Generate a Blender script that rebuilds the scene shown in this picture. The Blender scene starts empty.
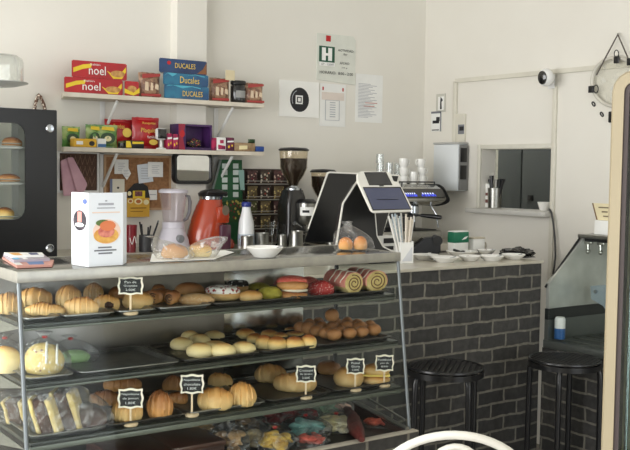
import bpy, bmesh, math, random
from mathutils import Vector, Matrix, noise as mnoise
random.seed(7)
C = bpy.context.scene.collection
PI = math.pi
# ------------------------------------------------------------------ camera
F = 965.0; PHI = math.radians(.8); YAW = math.radians(35.6); PIT = math.atan(55.2/F); ZC = 1.58
UZ = Vector((0,0,1))
FW0 = Vector((math.sin(YAW), math.cos(YAW), 0)); R0 = Vector((math.cos(YAW), -math.sin(YAW), 0))
FW = FW0*math.cos(PIT) - UZ*math.sin(PIT); U0 = UZ*math.cos(PIT) + FW0*math.sin(PIT)
RV = R0*math.cos(PHI) + U0*math.sin(PHI); UV = U0*math.cos(PHI) - R0*math.sin(PHI)
EYE = Vector((0,0,ZC))
cd = bpy.data.cameras.new('camera'); cam = bpy.data.objects.new('camera', cd); C.objects.link(cam)
cd.sensor_width = 36; cd.lens = F/630*36; cd.clip_start = .05
cam.matrix_world = Matrix(((RV.x,UV.x,-FW.x,0),(RV.y,UV.y,-FW.y,0),(RV.z,UV.z,-FW.z,ZC),(0,0,0,1)))
bpy.context.scene.camera = cam
def at(x, y, X=None, Y=None, Z=None):
    """world point where the sight line of photo point (x, y) meets a real plane"""
    d = FW + RV*((x-315)/F) - UV*((y-225)/F)
    if X is not None: k = X/d.x
    elif Y is not None: k = Y/d.y
    else: k = (Z-ZC)/d.z
    return EYE + d*k
def mpp(p): return (Vector(p)-EYE).dot(FW)/F
def rect(x0, y0, x1, y1, Y):
    xm, ym = (x0+x1)/2, (y0+y1)/2
    return at(x0,ym,Y=Y).x, at(x1,ym,Y=Y).x, at(xm,y1,Y=Y).z, at(xm,y0,Y=Y).z
# ------------------------------------------------------------------ materials
def lin(c):
    if isinstance(c, str): c = tuple(int(c[i:i+2],16) for i in (0,2,4))
    return tuple(((v/255)/12.92 if v/255 <= .04045 else ((v/255+.055)/1.055)**2.4) for v in c) + (1,)
MATS = {}
def base_mat(name):
    m = bpy.data.materials.new(name); m.use_nodes = True
    nt = m.node_tree; b = nt.nodes['Principled BSDF']
    return m, nt, b
def M(name, col, rough=.5, metal=0, col2=None, scale=15, bump=0, bscale=None, coat=0, emit=0, mid=(.35,.65), coord='Object', stretch=None):
    if name in MATS: return MATS[name]
    m, nt, b = base_mat(name); N = nt.nodes.new; L = nt.links.new
    b.inputs['Roughness'].default_value = rough; b.inputs['Metallic'].default_value = metal
    b.inputs['Coat Weight'].default_value = coat; b.inputs['Coat Roughness'].default_value = .1
    tc = N('ShaderNodeTexCoord'); src = tc.outputs[coord]
    if stretch:
        mp = N('ShaderNodeMapping'); mp.inputs['Scale'].default_value = stretch; L(src, mp.inputs['Vector']); src = mp.outputs['Vector']
    nz = N('ShaderNodeTexNoise'); nz.inputs['Scale'].default_value = scale; nz.inputs['Detail'].default_value = 4
    L(src, nz.inputs['Vector'])
    cr = N('ShaderNodeValToRGB'); cr.color_ramp.elements[0].position, cr.color_ramp.elements[1].position = mid
    c1 = lin(col); c2 = lin(col2) if col2 else tuple(v*.93 for v in c1[:3])+(1,)
    cr.color_ramp.elements[0].color = c1; cr.color_ramp.elements[1].color = c2
    L(nz.outputs['Fac'], cr.inputs['Fac']); L(cr.outputs['Color'], b.inputs['Base Color'])
    if emit:
        L(cr.outputs['Color'], b.inputs['Emission Color']); b.inputs['Emission Strength'].default_value = emit
    if bump:
        n2 = N('ShaderNodeTexNoise'); n2.inputs['Scale'].default_value = bscale or scale*4; L(src, n2.inputs['Vector'])
        bp = N('ShaderNodeBump'); bp.inputs['Strength'].default_value = bump; bp.inputs['Distance'].default_value = .004
        L(n2.outputs['Fac'], bp.inputs['Height']); L(bp.outputs['Normal'], b.inputs['Normal'])
    MATS[name] = m; return m
def bake(name, bottom, top, dark, scale=25, rough=.55, coat=0, bump=.35, lo=.25, hi=.75):
    """baked dough: pale below, browned crown, speckled"""
    if name in MATS: return MATS[name]
    m, nt, b = base_mat(name); N = nt.nodes.new; L = nt.links.new
    b.inputs['Roughness'].default_value = rough; b.inputs['Coat Weight'].default_value = coat; b.inputs['Coat Roughness'].default_value = .25
    b.inputs['Subsurface Weight'].default_value = 0
    tc = N('ShaderNodeTexCoord'); sp = N('ShaderNodeSeparateXYZ'); L(tc.outputs['Generated'], sp.inputs[0])
    nz = N('ShaderNodeTexNoise'); nz.inputs['Scale'].default_value = scale; nz.inputs['Detail'].default_value = 5; L(tc.outputs['Object'], nz.inputs['Vector'])
    ad = N('ShaderNodeMath'); ad.operation = 'MULTIPLY_ADD'; L(nz.outputs['Fac'], ad.inputs[0]); ad.inputs[1].default_value = .7; L(sp.outputs['Z'], ad.inputs[2])
    sb = N('ShaderNodeMath'); sb.operation = 'SUBTRACT'; L(ad.outputs[0], sb.inputs[0]); sb.inputs[1].default_value = .35
    cr = N('ShaderNodeValToRGB'); e = cr.color_ramp.elements; e[0].position = lo; e[1].position = hi
    e[0].color = lin(bottom); e[1].color = lin(top); x = e.new(min(.99,hi+.22)); x.color = lin(dark)
    L(sb.outputs[0], cr.inputs['Fac']); L(cr.outputs['Color'], b.inputs['Base Color'])
    n2 = N('ShaderNodeTexNoise'); n2.inputs['Scale'].default_value = 120; L(tc.outputs['Object'], n2.inputs['Vector'])
    bp = N('ShaderNodeBump'); bp.inputs['Strength'].default_value = bump; bp.inputs['Distance'].default_value = .003
    L(n2.outputs['Fac'], bp.inputs['Height']); L(bp.outputs['Normal'], b.inputs['Normal'])
    MATS[name] = m; return m
def specks(name, col, spot, scale=90, thr=.35, rough=.6, spot2=None, bump=.5):
    if name in MATS: return MATS[name]
    m, nt, b = base_mat(name); N = nt.nodes.new; L = nt.links.new
    b.inputs['Roughness'].default_value = rough
    tc = N('ShaderNodeTexCoord'); v = N('ShaderNodeTexVoronoi'); v.inputs['Scale'].default_value = scale; L(tc.outputs['Object'], v.inputs['Vector'])
    lt = N('ShaderNodeMath'); lt.operation = 'LESS_THAN'; lt.inputs[1].default_value = thr; L(v.outputs['Distance'], lt.inputs[0])
    mx = N('ShaderNodeMix'); mx.data_type = 'RGBA'; L(lt.outputs[0], mx.inputs['Factor'])
    mx.inputs[6].default_value = lin(col)
    if spot2:
        sp = N('ShaderNodeSeparateColor'); L(v.outputs['Color'], sp.inputs[0])
        g = N('ShaderNodeMath'); g.operation = 'GREATER_THAN'; g.inputs[1].default_value = .5; L(sp.outputs[0], g.inputs[0])
        m2 = N('ShaderNodeMix'); m2.data_type = 'RGBA'; L(g.outputs[0], m2.inputs['Factor']); m2.inputs[6].default_value = lin(spot); m2.inputs[7].default_value = lin(spot2)
        L(m2.outputs[2], mx.inputs[7])
    else: mx.inputs[7].default_value = lin(spot)
    L(mx.outputs[2], b.inputs['Base Color'])
    bp = N('ShaderNodeBump'); bp.inputs['Strength'].default_value = bump; bp.inputs['Distance'].default_value = .002; bp.invert = True
    L(v.outputs['Distance'], bp.inputs['Height']); L(bp.outputs['Normal'], b.inputs['Normal'])
    MATS[name] = m; return m
def glass(name, tint=(250,252,250), refl=.7, base=.03, rough=.02, white=0.0, wscale=30, bump=0, wcol=(235,235,235)):
    """clear sheet: light passes, reflection grows towards grazing angles; white adds milky patches, on cellophane as painted crinkle highlights"""
    if name in MATS: return MATS[name]
    m = bpy.data.materials.new(name); m.use_nodes = True; nt = m.node_tree; nt.nodes.clear(); N = nt.nodes.new; L = nt.links.new
    out = N('ShaderNodeOutputMaterial'); tr = N('ShaderNodeBsdfTransparent'); tr.inputs[0].default_value = lin(tint)
    gl = N('ShaderNodeBsdfGlossy'); gl.inputs['Roughness'].default_value = rough
    lw = N('ShaderNodeLayerWeight'); lw.inputs['Blend'].default_value = .5
    pw = N('ShaderNodeMath'); pw.operation = 'POWER'; pw.inputs[1].default_value = 4; L(lw.outputs['Facing'], pw.inputs[0])
    ma = N('ShaderNodeMath'); ma.operation = 'MULTIPLY_ADD'; ma.inputs[1].default_value = refl; ma.inputs[2].default_value = base; L(pw.outputs[0], ma.inputs[0])
    mx = N('ShaderNodeMixShader'); L(ma.outputs[0], mx.inputs[0]); L(tr.outputs[0], mx.inputs[1]); L(gl.outputs[0], mx.inputs[2])
    last = mx
    tc = N('ShaderNodeTexCoord')
    if white:
        nz = N('ShaderNodeTexNoise'); nz.inputs['Scale'].default_value = wscale; nz.inputs['Detail'].default_value = 3; nz.inputs['Distortion'].default_value = 1.5
        L(tc.outputs['Object'], nz.inputs['Vector'])
        cr = N('ShaderNodeValToRGB'); cr.color_ramp.elements[0].position = .54; cr.color_ramp.elements[1].position = .70
        cr.color_ramp.elements[0].color = (white*.3,)*3+(1,); cr.color_ramp.elements[1].color = (min(1,white*3.2),)*3+(1,)
        L(nz.outputs['Fac'], cr.inputs['Fac'])
        df = N('ShaderNodeBsdfDiffuse'); df.inputs[0].default_value = lin(wcol)
        m2 = N('ShaderNodeMixShader'); L(cr.outputs['Color'], m2.inputs[0]); L(mx.outputs[0], m2.inputs[1]); L(df.outputs[0], m2.inputs[2]); last = m2
    if bump:
        n2 = N('ShaderNodeTexNoise'); n2.inputs['Scale'].default_value = wscale*1.5; n2.inputs['Distortion'].default_value = 2; L(tc.outputs['Object'], n2.inputs['Vector'])
        bp = N('ShaderNodeBump'); bp.inputs['Strength'].default_value = bump; bp.inputs['Distance'].default_value = .02
        L(n2.outputs['Fac'], bp.inputs['Height']); L(bp.outputs['Normal'], gl.inputs['Normal'])
    L(last.outputs[0], out.inputs['Surface'])
    MATS[name] = m; return m
def brick(name, ax):
    m, nt, b = base_mat(name); N = nt.nodes.new; L = nt.links.new
    b.inputs['Roughness'].default_value = .65
    tc = N('ShaderNodeTexCoord'); nz = N('ShaderNodeTexNoise'); nz.inputs['Scale'].default_value = 14; L(tc.outputs['Object'], nz.inputs['Vector'])
    s1 = N('ShaderNodeVectorMath'); s1.operation = 'SUBTRACT'; L(nz.outputs['Color'], s1.inputs[0]); s1.inputs[1].default_value = (.5,.5,.5)
    s2 = N('ShaderNodeVectorMath'); s2.operation = 'SCALE'; L(s1.outputs[0], s2.inputs[0]); s2.inputs['Scale'].default_value = .016
    ad = N('ShaderNodeVectorMath'); L(tc.outputs['Object'], ad.inputs[0]); L(s2.outputs[0], ad.inputs[1])
    sp = N('ShaderNodeSeparateXYZ'); L(ad.outputs[0], sp.inputs[0]); cb = N('ShaderNodeCombineXYZ'); L(sp.outputs[ax], cb.inputs[0])
    zo = N('ShaderNodeMath'); zo.inputs[1].default_value = -.005; L(sp.outputs['Z'], zo.inputs[0]); L(zo.outputs[0], cb.inputs[1])
    bt = N('ShaderNodeTexBrick'); L(cb.outputs[0], bt.inputs['Vector']); bt.inputs['Scale'].default_value = 1
    bt.inputs['Brick Width'].default_value = .175; bt.inputs['Row Height'].default_value = .0672; bt.inputs['Mortar Size'].default_value = .0062; bt.inputs['Mortar Smooth'].default_value = .25
    bt.inputs['Color1'].default_value = lin((60,59,57)); bt.inputs['Color2'].default_value = lin((78,76,73)); bt.inputs['Mortar'].default_value = lin((128,124,113)); bt.inputs['Bias'].default_value = -.2
    n3 = N('ShaderNodeTexNoise'); n3.inputs['Scale'].default_value = 38; n3.inputs['Detail'].default_value = 6; L(tc.outputs['Object'], n3.inputs['Vector'])
    cr = N('ShaderNodeValToRGB'); cr.color_ramp.elements[0].position = .3; cr.color_ramp.elements[0].color = (.6,.6,.6,1); cr.color_ramp.elements[1].position = .75; cr.color_ramp.elements[1].color = (1.25,1.25,1.25,1)
    L(n3.outputs['Fac'], cr.inputs['Fac'])
    mm = N('ShaderNodeMix'); mm.data_type = 'RGBA'; mm.blend_type = 'MULTIPLY'; mm.inputs['Factor'].default_value = .8; L(bt.outputs['Color'], mm.inputs[6]); L(cr.outputs['Color'], mm.inputs[7])
    L(mm.outputs[2], b.inputs['Base Color'])
    h = N('ShaderNodeMath'); h.operation = 'MULTIPLY_ADD'; L(bt.outputs['Fac'], h.inputs[0]); h.inputs[1].default_value = -1.0
    h2 = N('ShaderNodeMath'); h2.operation = 'MULTIPLY'; h2.inputs[1].default_value = .35; L(n3.outputs['Fac'], h2.inputs[0]); L(h2.outputs[0], h.inputs[2])
    bp = N('ShaderNodeBump'); bp.inputs['Strength'].default_value = .7; bp.inputs['Distance'].default_value = .006; L(h.outputs[0], bp.inputs['Height']); L(bp.outputs['Normal'], b.inputs['Normal'])
    MATS[name] = m; return m
# ------------------------------------------------------------------ mesh helpers
def BM(): return bmesh.new()
def box(bm, x0, x1, y0, y1, z0, z1, bev=0, seg=2):
    if x0>x1: x0,x1=x1,x0
    if y0>y1: y0,y1=y1,y0
    if z0>z1: z0,z1=z1,z0
    r = bmesh.ops.create_cube(bm, size=1)
    for v in r['verts']:
        v.co = Vector(((x0+x1)/2+v.co.x*(x1-x0), (y0+y1)/2+v.co.y*(y1-y0), (z0+z1)/2+v.co.z*(z1-z0)))
    if bev:
        es = list({e for v in r['verts'] for e in v.link_edges})
        bmesh.ops.bevel(bm, geom=es, offset=min(bev, .49*min(x1-x0,y1-y0,z1-z0)), segments=seg, affect='EDGES', profile=.5)
    return bm
def prism(bm, pts, vec):
    """solid from a planar outline pushed along vec"""
    pts = [Vector(p) for p in pts]; vec = Vector(vec)
    a = [bm.verts.new(p) for p in pts]; b = [bm.verts.new(p+vec) for p in pts]; n = len(pts)
    bm.faces.new(a); bm.faces.new(b[::-1])
    for i in range(n): bm.faces.new((a[i], b[i], b[(i+1)%n], a[(i+1)%n]))
    bmesh.ops.recalc_face_normals(bm, faces=bm.faces[:]); return bm
def tube(bm, pts, rad, seg=8, cap=True, sy=1.0):
    pts = [Vector(p) for p in pts]; n = len(pts)
    if not hasattr(rad, '__len__'): rad = [rad]*n
    rings = []; up = None
    for i in range(n):
        t = (pts[min(n-1,i+1)] - pts[max(0,i-1)]).normalized()
        if up is None:
            up = Vector((0,0,1)) if abs(t.z) < .9 else Vector((1,0,0))
        s = t.cross(up)
        if s.length < 1e-6: s = t.orthogonal()
        s.normalize(); up = s.cross(t).normalized()
        rings.append([bm.verts.new(pts[i] + (s*math.cos(2*PI*k/seg) + up*sy*math.sin(2*PI*k/seg))*rad[i]) for k in range(seg)])
    for i in range(n-1):
        for k in range(seg):
            bm.faces.new((rings[i][k], rings[i][(k+1)%seg], rings[i+1][(k+1)%seg], rings[i+1][k]))
    if cap: bm.faces.new(rings[0][::-1]); bm.faces.new(rings[-1])
    return bm
def loop(bm, pts, rad, seg=8):
    """closed tube"""
    pts = [Vector(p) for p in pts]; n = len(pts); rings = []
    c = sum(pts, Vector())/n
    nrm = (pts[0]-c).cross(pts[n//4]-c).normalized()
    for i in range(n):
        t = (pts[(i+1)%n]-pts[i-1]).normalized(); s = t.cross(nrm).normalized()
        rings.append([bm.verts.new(pts[i]+(s*math.cos(2*PI*k/seg)+nrm*math.sin(2*PI*k/seg))*rad) for k in range(seg)])
    for i in range(n):
        for k in range(seg):
            bm.faces.new((rings[i][k], rings[i][(k+1)%seg], rings[(i+1)%n][(k+1)%seg], rings[(i+1)%n][k]))
    bmesh.ops.recalc_face_normals(bm, faces=bm.faces[:]); return bm
def lathe(bm, prof, c=(0,0,0), seg=24, sx=1, sy=1, closed=False):
    c = Vector(c); rings = []
    for r, z in prof:
        if r < 1e-6: rings.append([bm.verts.new(c+Vector((0,0,z)))])
        else: rings.append([bm.verts.new(c+Vector((r*sx*math.cos(2*PI*k/seg), r*sy*math.sin(2*PI*k/seg), z))) for k in range(seg)])
    pr = list(zip(rings, rings[1:])) + ([(rings[-1], rings[0])] if closed else [])
    for a, b in pr:
        for k in range(seg):
            k2 = (k+1)%seg
            if len(a)==1 and len(b)==1: continue
            if len(a)==1: bm.faces.new((a[0], b[k2], b[k]))
            elif len(b)==1: bm.faces.new((a[k], a[k2], b[0]))
            else: bm.faces.new((a[k], a[k2], b[k2], b[k]))
    if not closed:
        for rg, rev in ((rings[0],True),(rings[-1],False)):
            if len(rg)>1: bm.faces.new(rg[::-1] if rev else rg)
    bmesh.ops.recalc_face_normals(bm, faces=bm.faces[:])
    return bm
def blob(bm, c, r, nz=.0, fr=3, seed=0, seg=20, flat=True, pw=1.0):
    """ellipsoid resting on its flattened base (c = centre of the base)"""
    c = Vector(c); rx, ry, rz = r
    s = bmesh.ops.create_uvsphere(bm, u_segments=seg, v_segments=seg//2+2, radius=1)
    for v in s['verts']:
        d = v.co.copy(); k = 1 + nz*mnoise.noise(d*fr+Vector((seed*3.1,seed*1.7,0)))
        z = d.z*k
        if flat: z = max(z, -.55)
        zz = (z+.55)/1.55 if flat else (z+1)/2
        v.co = c + Vector((d.x*rx*k, d.y*ry*k, zz*rz))
    return bm
def pillow(bm, w, h, d, c=(0,0,0), crimp=.09, seed=0, lean=0):
    """sealed flow-pack bag standing up: base centre c, faces -Y"""
    n, mrows = 10, 12; c = Vector(c); grid = {}
    for side in (-1,1):
        for i in range(n+1):
            for j in range(mrows+1):
                u = i/n*2-1; v = j/mrows; 
                e = max(0,1-abs(u)**2.4)**.6
                vv = 0 if v < crimp or v > 1-crimp else math.sin(PI*(v-crimp)/(1-2*crimp))**.45
                t = d/2*e*vv + .0006
                wr = .006*mnoise.noise(Vector((u*3,v*4,seed+side)))*(e*vv+.3)
                ww = w/2*(1-.06*vv*0.5)
                grid[side,i,j] = bm.verts.new(c+Vector((u*ww, side*t+wr+lean*v, v*h + .003*mnoise.noise(Vector((u*4,seed,9)))*(1 if j==mrows else 0))))
    for side in (-1,1):
        for i in range(n):
            for j in range(mrows):
                f = [grid[side,i,j],grid[side,i+1,j],grid[side,i+1,j+1],grid[side,i,j+1]]
                bm.faces.new(f if side==-1 else f[::-1])
    for i in range(n):
        for j,rev in ((0,0),(mrows,1)):
            f = [grid[-1,i,j],grid[1,i,j],grid[1,i+1,j],grid[-1,i+1,j]]; bm.faces.new(f[::-1] if rev else f)
    for j in range(mrows):
        for i,rev in ((0,1),(n,0)):
            f = [grid[-1,i,j],grid[1,i,j],grid[1,i,j+1],grid[-1,i,j+1]]; bm.faces.new(f[::-1] if rev else f)
    bmesh.ops.recalc_face_normals(bm, faces=bm.faces[:]); return bm
BASE = {}
def mkobj(name, bm, mat, parent=None, base=None, world=False, ang=38):
    me = bpy.data.meshes.new(name)
    b = BASE.get(parent.name) if parent else base
    if world and b is not None:
        bmesh.ops.translate(bm, verts=bm.verts[:], vec=-Vector(b))
    bm.to_mesh(me); bm.free()
    if len(me.polygons):
        me.polygons.foreach_set('use_smooth', [True]*len(me.polygons)); me.set_sharp_from_angle(angle=math.radians(ang))
    me.materials.append(mat)
    o = bpy.data.objects.new(name, me); C.objects.link(o)
    if parent: o.parent = parent; BASE[o.name] = b
    elif base is not None: o.location = base; BASE[o.name] = Vector(base)
    return o
def tag(o, label, cat, group=None, kind=None):
    o['label'] = label; o['category'] = cat
    if group: o['group'] = group
    if kind: o['kind'] = kind
    return o
def thing(name, label, cat, base=(0,0,0), group=None, rz=0):
    o = bpy.data.objects.new(name, None); o.empty_display_size = .05; C.objects.link(o)
    o.location = base; o.rotation_euler = (0,0,rz); BASE[o.name] = Vector(base)
    return tag(o, label, cat, group)
def single(name, label, cat, bm, mat, base, group=None, rz=0, world=False):
    o = mkobj(name, bm, mat, None, base, world); o.rotation_euler = (0,0,rz)
    return tag(o, label, cat, group)
def struct(name, bm, mat):
    o = mkobj(name, bm, mat); o['kind'] = 'structure'; return o
def dup(root, loc, rz=None, label=None, sc=None):
    r = root.copy(); C.objects.link(r); r.location = loc
    if rz is not None: r.rotation_euler = (0,0,rz)
    if label: r['label'] = label
    if sc: r.scale = sc
    for ch in list(root.children):
        c = ch.copy(); C.objects.link(c); c.parent = r
        for g in ch.children:
            d = g.copy(); C.objects.link(d); d.parent = c
    return r
# flat marks and lettering on a plane (o = origin, r = right, u = up; n = r x u points at the reader)
def text_bm(bm, s, o, r, u, w, h, lift=.0012):
    """one line of lettering filling a w x h box whose lower left corner is o"""
    cu = bpy.data.curves.new('t', 'FONT'); cu.body = s; cu.resolution_u = 2
    to = bpy.data.objects.new('t', cu); C.objects.link(to)
    dg = bpy.context.evaluated_depsgraph_get(); me = bpy.data.meshes.new_from_object(to.evaluated_get(dg))
    bpy.data.objects.remove(to); bpy.data.curves.remove(cu)
    xs = [v.co.x for v in me.vertices]; ys = [v.co.y for v in me.vertices]
    if not xs: return bm
    x0,x1,y0,y1 = min(xs),max(xs),min(ys),max(ys); o = Vector(o); r = Vector(r); u = Vector(u); n = r.cross(u)
    vs = [bm.verts.new(o + r*((v.co.x-x0)/(x1-x0)*w) + u*((v.co.y-y0)/max(1e-6,(y1-y0))*h) + n*lift) for v in me.vertices]
    for p in me.polygons:
        try: bm.faces.new([vs[i] for i in p.vertices])
        except ValueError: pass
    bpy.data.meshes.remove(me); return bm
def patch(bm, pts, o, r, u, w, h, lift=.0008):
    """printed patch given in 0..1 face coordinates"""
    o = Vector(o); r = Vector(r); u = Vector(u); n = r.cross(u)
    prism(bm, [o+r*(a*w)+u*(b*h)+n*lift for a,b in pts], n*-.0006); return bm
def disc_pts(cx, cy, rx, ry, n=20, a0=0, a1=2*PI):
    return [(cx+rx*math.cos(a0+(a1-a0)*i/n), cy+ry*math.sin(a0+(a1-a0)*i/n)) for i in range(n)]
ORD = ['first','second','third','fourth','fifth','sixth','seventh','eighth','ninth','tenth']
# ------------------------------------------------------------------ palette
m_wall = M('wall_paint', (230,227,218), .85, col2=(225,221,211), scale=1.2, bump=.08, bscale=60)
m_white = M('white_metal', (232,232,230), .45, scale=6)
m_steel = M('brushed_steel', (176,175,168), .32, 1.0, col2=(150,150,145), scale=40, stretch=(1,1,14))
m_steeltop = M('steel_top', (172,170,160), .38, .6, col2=(160,158,150), scale=30, stretch=(1,8,1))
m_door = M('satin_steel_door', (146,142,138), .30, .9, col2=(122,118,115), scale=6, stretch=(1,1,.4))
m_chrome = M('chrome', (185,190,195), .18, 1.0)
m_black = M('black_plastic', (20,20,22), .35)
m_blackg = M('gloss_black', (14,14,16), .12, coat=.5)
m_dark = M('dark_metal', (38,39,40), .4, .3)
m_shelf = M('case_shelf', (54,57,51), .3, .35, col2=(46,49,44))
m_rail = M('case_rail', (100,104,94), .35, .4)
m_tray = M('aluminium_tray', (150,150,146), .35, .9, col2=(128,128,125), scale=30)
m_traydk = M('dark_baking_tray', (74,72,68), .42, .7, col2=(58,56,54), scale=30)
m_case = glass('case_glass', (252,254,253), .25, .006, .01)
m_clear = glass('clear_plastic', (252,253,253), .8, .06, .05)
m_bag = glass('cellophane', (250,250,250), 1.0, .055, .08, white=.08, wscale=20, bump=1.0)  # white noise paints crinkle highlights into the clear film
m_bagw = glass('milky_bag', (248,247,243), .6, .06, .15, white=.30, wscale=16, bump=.8)
m_paper = M('white_paper', (238,238,234), .8, scale=8)
m_ink = M('black_ink', (35,35,38), .7)
m_grey = M('grey_ink', (120,122,128), .7)
m_lgrey = M('pale_grey_ink', (176,178,184), .7)
m_red = M('red_print', (190,28,34), .5)
m_yel = M('yellow_print', (236,204,48), .5)
m_whitep = M('white_print', (245,245,242), .5)
m_cream = M('cream_print', (240,228,180), .5)
m_ceram = M('white_ceramic', (240,239,234), .15, coat=.6, scale=4)
m_top = M('worktop', (206,200,184), .3, col2=(192,185,168), scale=9, coat=.3)
m_brx = brick('grey_brick_x', 'X'); m_bry = brick('grey_brick_y', 'Y')
# ------------------------------------------------------------------ main distances
YB = 4.8; XW = at(425,60,Y=YB).x; YF = 2.46; YD = 2.80; XL = .822; XR = 2.104; YC = 3.2; HB = 1.15; X0 = -2.0; YN = -2.0; HC = 3.2; XK = XW+1.75
# ------------------------------------------------------------------ setting
struct('floor', box(BM(), X0-.1, XK+.1, YN-.1, 6.5, -.1, 0), M('floor_tile', (140,132,120), .4, col2=(120,113,104), scale=3))
struct('ceiling', box(BM(), X0-.1, XK+.1, YN-.1, 6.5, HC, HC+.1), M('ceiling_paint', (232,230,224), .9))
T = .12
struct('wall_back', box(BM(), X0-.1, XW+T, YB, YB+.1, 0, HC), m_wall)
xl = at(170.5,30,Y=YB).x; YP = at(177.3,30,X=xl).y; xr = at(206.7,30,Y=YP).x
struct('trim_1', box(BM(), xl, xr, YP, YB, 0, HC), m_wall)
# right wall with the serving hatch cut out
hy1, hy0 = at(481.5,170,X=XW).y, at(552.5,170,X=XW).y; hz0, hz1 = at(515,210,X=XW).z, at(515,149,X=XW).z
bm = BM(); T = .12
box(bm, XW, XW+T, YN, hy0, 0, HC); box(bm, XW, XW+T, hy1, YB, 0, HC); box(bm, XW, XW+T, YB+.1, 6.4, 0, HC); box(bm, XW, XW+T, hy0, hy1, 0, hz0); box(bm, XW, XW+T, hy0, hy1, hz1, HC)
struct('wall_right', bm, m_wall)
m_frame = M('frame_paint', (214,211,198), .5)
bm = BM(); f = .028
box(bm, XW-.014, XW-.0005, hy0-f, hy0, hz0, hz1+f, .003); box(bm, XW-.014, XW-.0005, hy1, hy1+f, hz0, hz1+f, .003); box(bm, XW-.014, XW-.0005, hy0, hy1, hz1, hz1+f, .003)
struct('trim_2', bm, m_frame)
bm = BM(); box(bm, XW-.07, XW-.0005, hy0-.01, at(473,209,X=XW).y, hz0-.028, hz0, .004); box(bm, XW-.0005, XW+T+.02, hy0+.001, hy1-.001, hz0+.0002, hz0+.003)
struct('trim_3', bm, M('sill_paint', (198,196,190), .4))
# cable trunking on the right wall
m_trunk = M('trunking', (216,212,198), .5)
def wp(x, y): return at(x, y, X=XW)
a, b, c = wp(457,81.5), wp(640,64.5), wp(451.5,142); w = .016
bm = BM(); prism(bm, [a+UZ*w, b+UZ*w, b-UZ*w*.6, a-UZ*w*.6], (-.018,0,0)); struct('trim_4', bm, m_trunk)
bm = BM(); box(bm, XW-.018, XW, a.y-.012, a.y+.018, 1.5, a.z, .003); struct('trim_5', bm, m_trunk)
d = wp(556.5,83); bm = BM(); box(bm, XW-.016, XW, d.y-.014, d.y+.014, .9, d.z-.02, .003); struct('trim_6', bm, m_trunk)
# kitchen beyond the hatch
struct('wall_kitchen', box(BM(), XK, XK+.1, 1.5, 6.4, 0, HC), M('kitchen_paint', (196,196,184), .85))
struct('wall_kitchen_side', box(BM(), XW+T, XK, 1.5, 1.6, 0, HC), m_wall); struct('wall_kitchen_back', box(BM(), XW, XK+.1, 6.4, 6.5, 0, HC), m_wall)
# left and shop-front walls with their windows
bm = BM(); wy0, wy1, wz0, wz1 = .3, 4.3, .5, 2.9
box(bm, X0-.1, X0, YN, wy0, 0, HC); box(bm, X0-.1, X0, wy1, YB, 0, HC); box(bm, X0-.1, X0, wy0, wy1, 0, wz0); box(bm, X0-.1, X0, wy0, wy1, wz1, HC)
struct('wall_left', bm, m_wall)
bm = BM(); fx0, fx1, fz0, fz1 = -1.2, 3.6, .1, 2.7
box(bm, X0-.1, fx0, YN-.1, YN, 0, HC); box(bm, fx1, XW+T, YN-.1, YN, 0, HC); box(bm, fx0, fx1, YN-.1, YN, 0, fz0); box(bm, fx0, fx1, YN-.1, YN, fz1, HC)
struct('wall_front', bm, m_wall)
def win_frame(name, bars):
    bm = BM()
    for b_ in bars: box(bm, *b_, .006)
    struct(name, bm, M('window_frame_paint', (70,70,72), .4))
win_frame('window_1', [(X0-.08,X0-.03,y-.03,y+.03,wz0,wz1) for y in (wy0+.03,1.65,3.0,wy1-.03)] + [(X0-.08,X0-.03,wy0,wy1,z-.03,z+.03) for z in (wz0+.03,wz1-.03)])
win_frame('window_2', [(x-.03,x+.03,YN-.08,YN-.03,fz0,fz1) for x in (fx0+.03,.4,2.0,fx1-.03)] + [(fx0,fx1,YN-.08,YN-.03,z-.03,z+.03) for z in (fz0+.03,fz1-.03)])
# ------------------------------------------------------------------ light: daylight through the two windows
def area(name, loc, rot, sx, sy, power, col):
    l = bpy.data.lights.new(name, 'AREA'); l.shape = 'RECTANGLE'; l.size = sx; l.size_y = sy; l.energy = power; l.color = col
    o = bpy.data.objects.new(name, l); C.objects.link(o); o.location = loc; o.rotation_euler = rot; return o
area('daylight_side', (X0-.15,(wy0+wy1)/2,(wz0+wz1)/2), (0,-PI/2,0), wz1-wz0, wy1-wy0, 230, (1,1,.995))
area('daylight_front', ((fx0+fx1)/2,YN-.15,(fz0+fz1)/2), (PI/2,0,0), fx1-fx0, fz1-fz0, 110, (.93,.97,1))
l = bpy.data.lights.new('kitchen_lamp', 'POINT'); l.energy = 30; l.shadow_soft_size = .15; o = bpy.data.objects.new('kitchen_lamp', l); C.objects.link(o); o.location = (XW+.75, 5.2, 2.9)
w_ = bpy.data.worlds.new('world'); bpy.context.scene.world = w_; w_.use_nodes = True
nt = w_.node_tree; bg = nt.nodes['Background']; sky = nt.nodes.new('ShaderNodeTexSky'); sky.sky_type = 'HOSEK_WILKIE'; sky.turbidity = 6
sky.sun_direction = (-.5,-.4,.75); nt.links.new(sky.outputs[0], bg.inputs[0]); bg.inputs[1].default_value = .8
vs = bpy.context.scene.view_settings; vs.view_transform = 'Standard'; vs.look = 'None'; vs.gamma = 1; vs.use_curve_mapping = False; vs.exposure = 0.09
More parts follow.
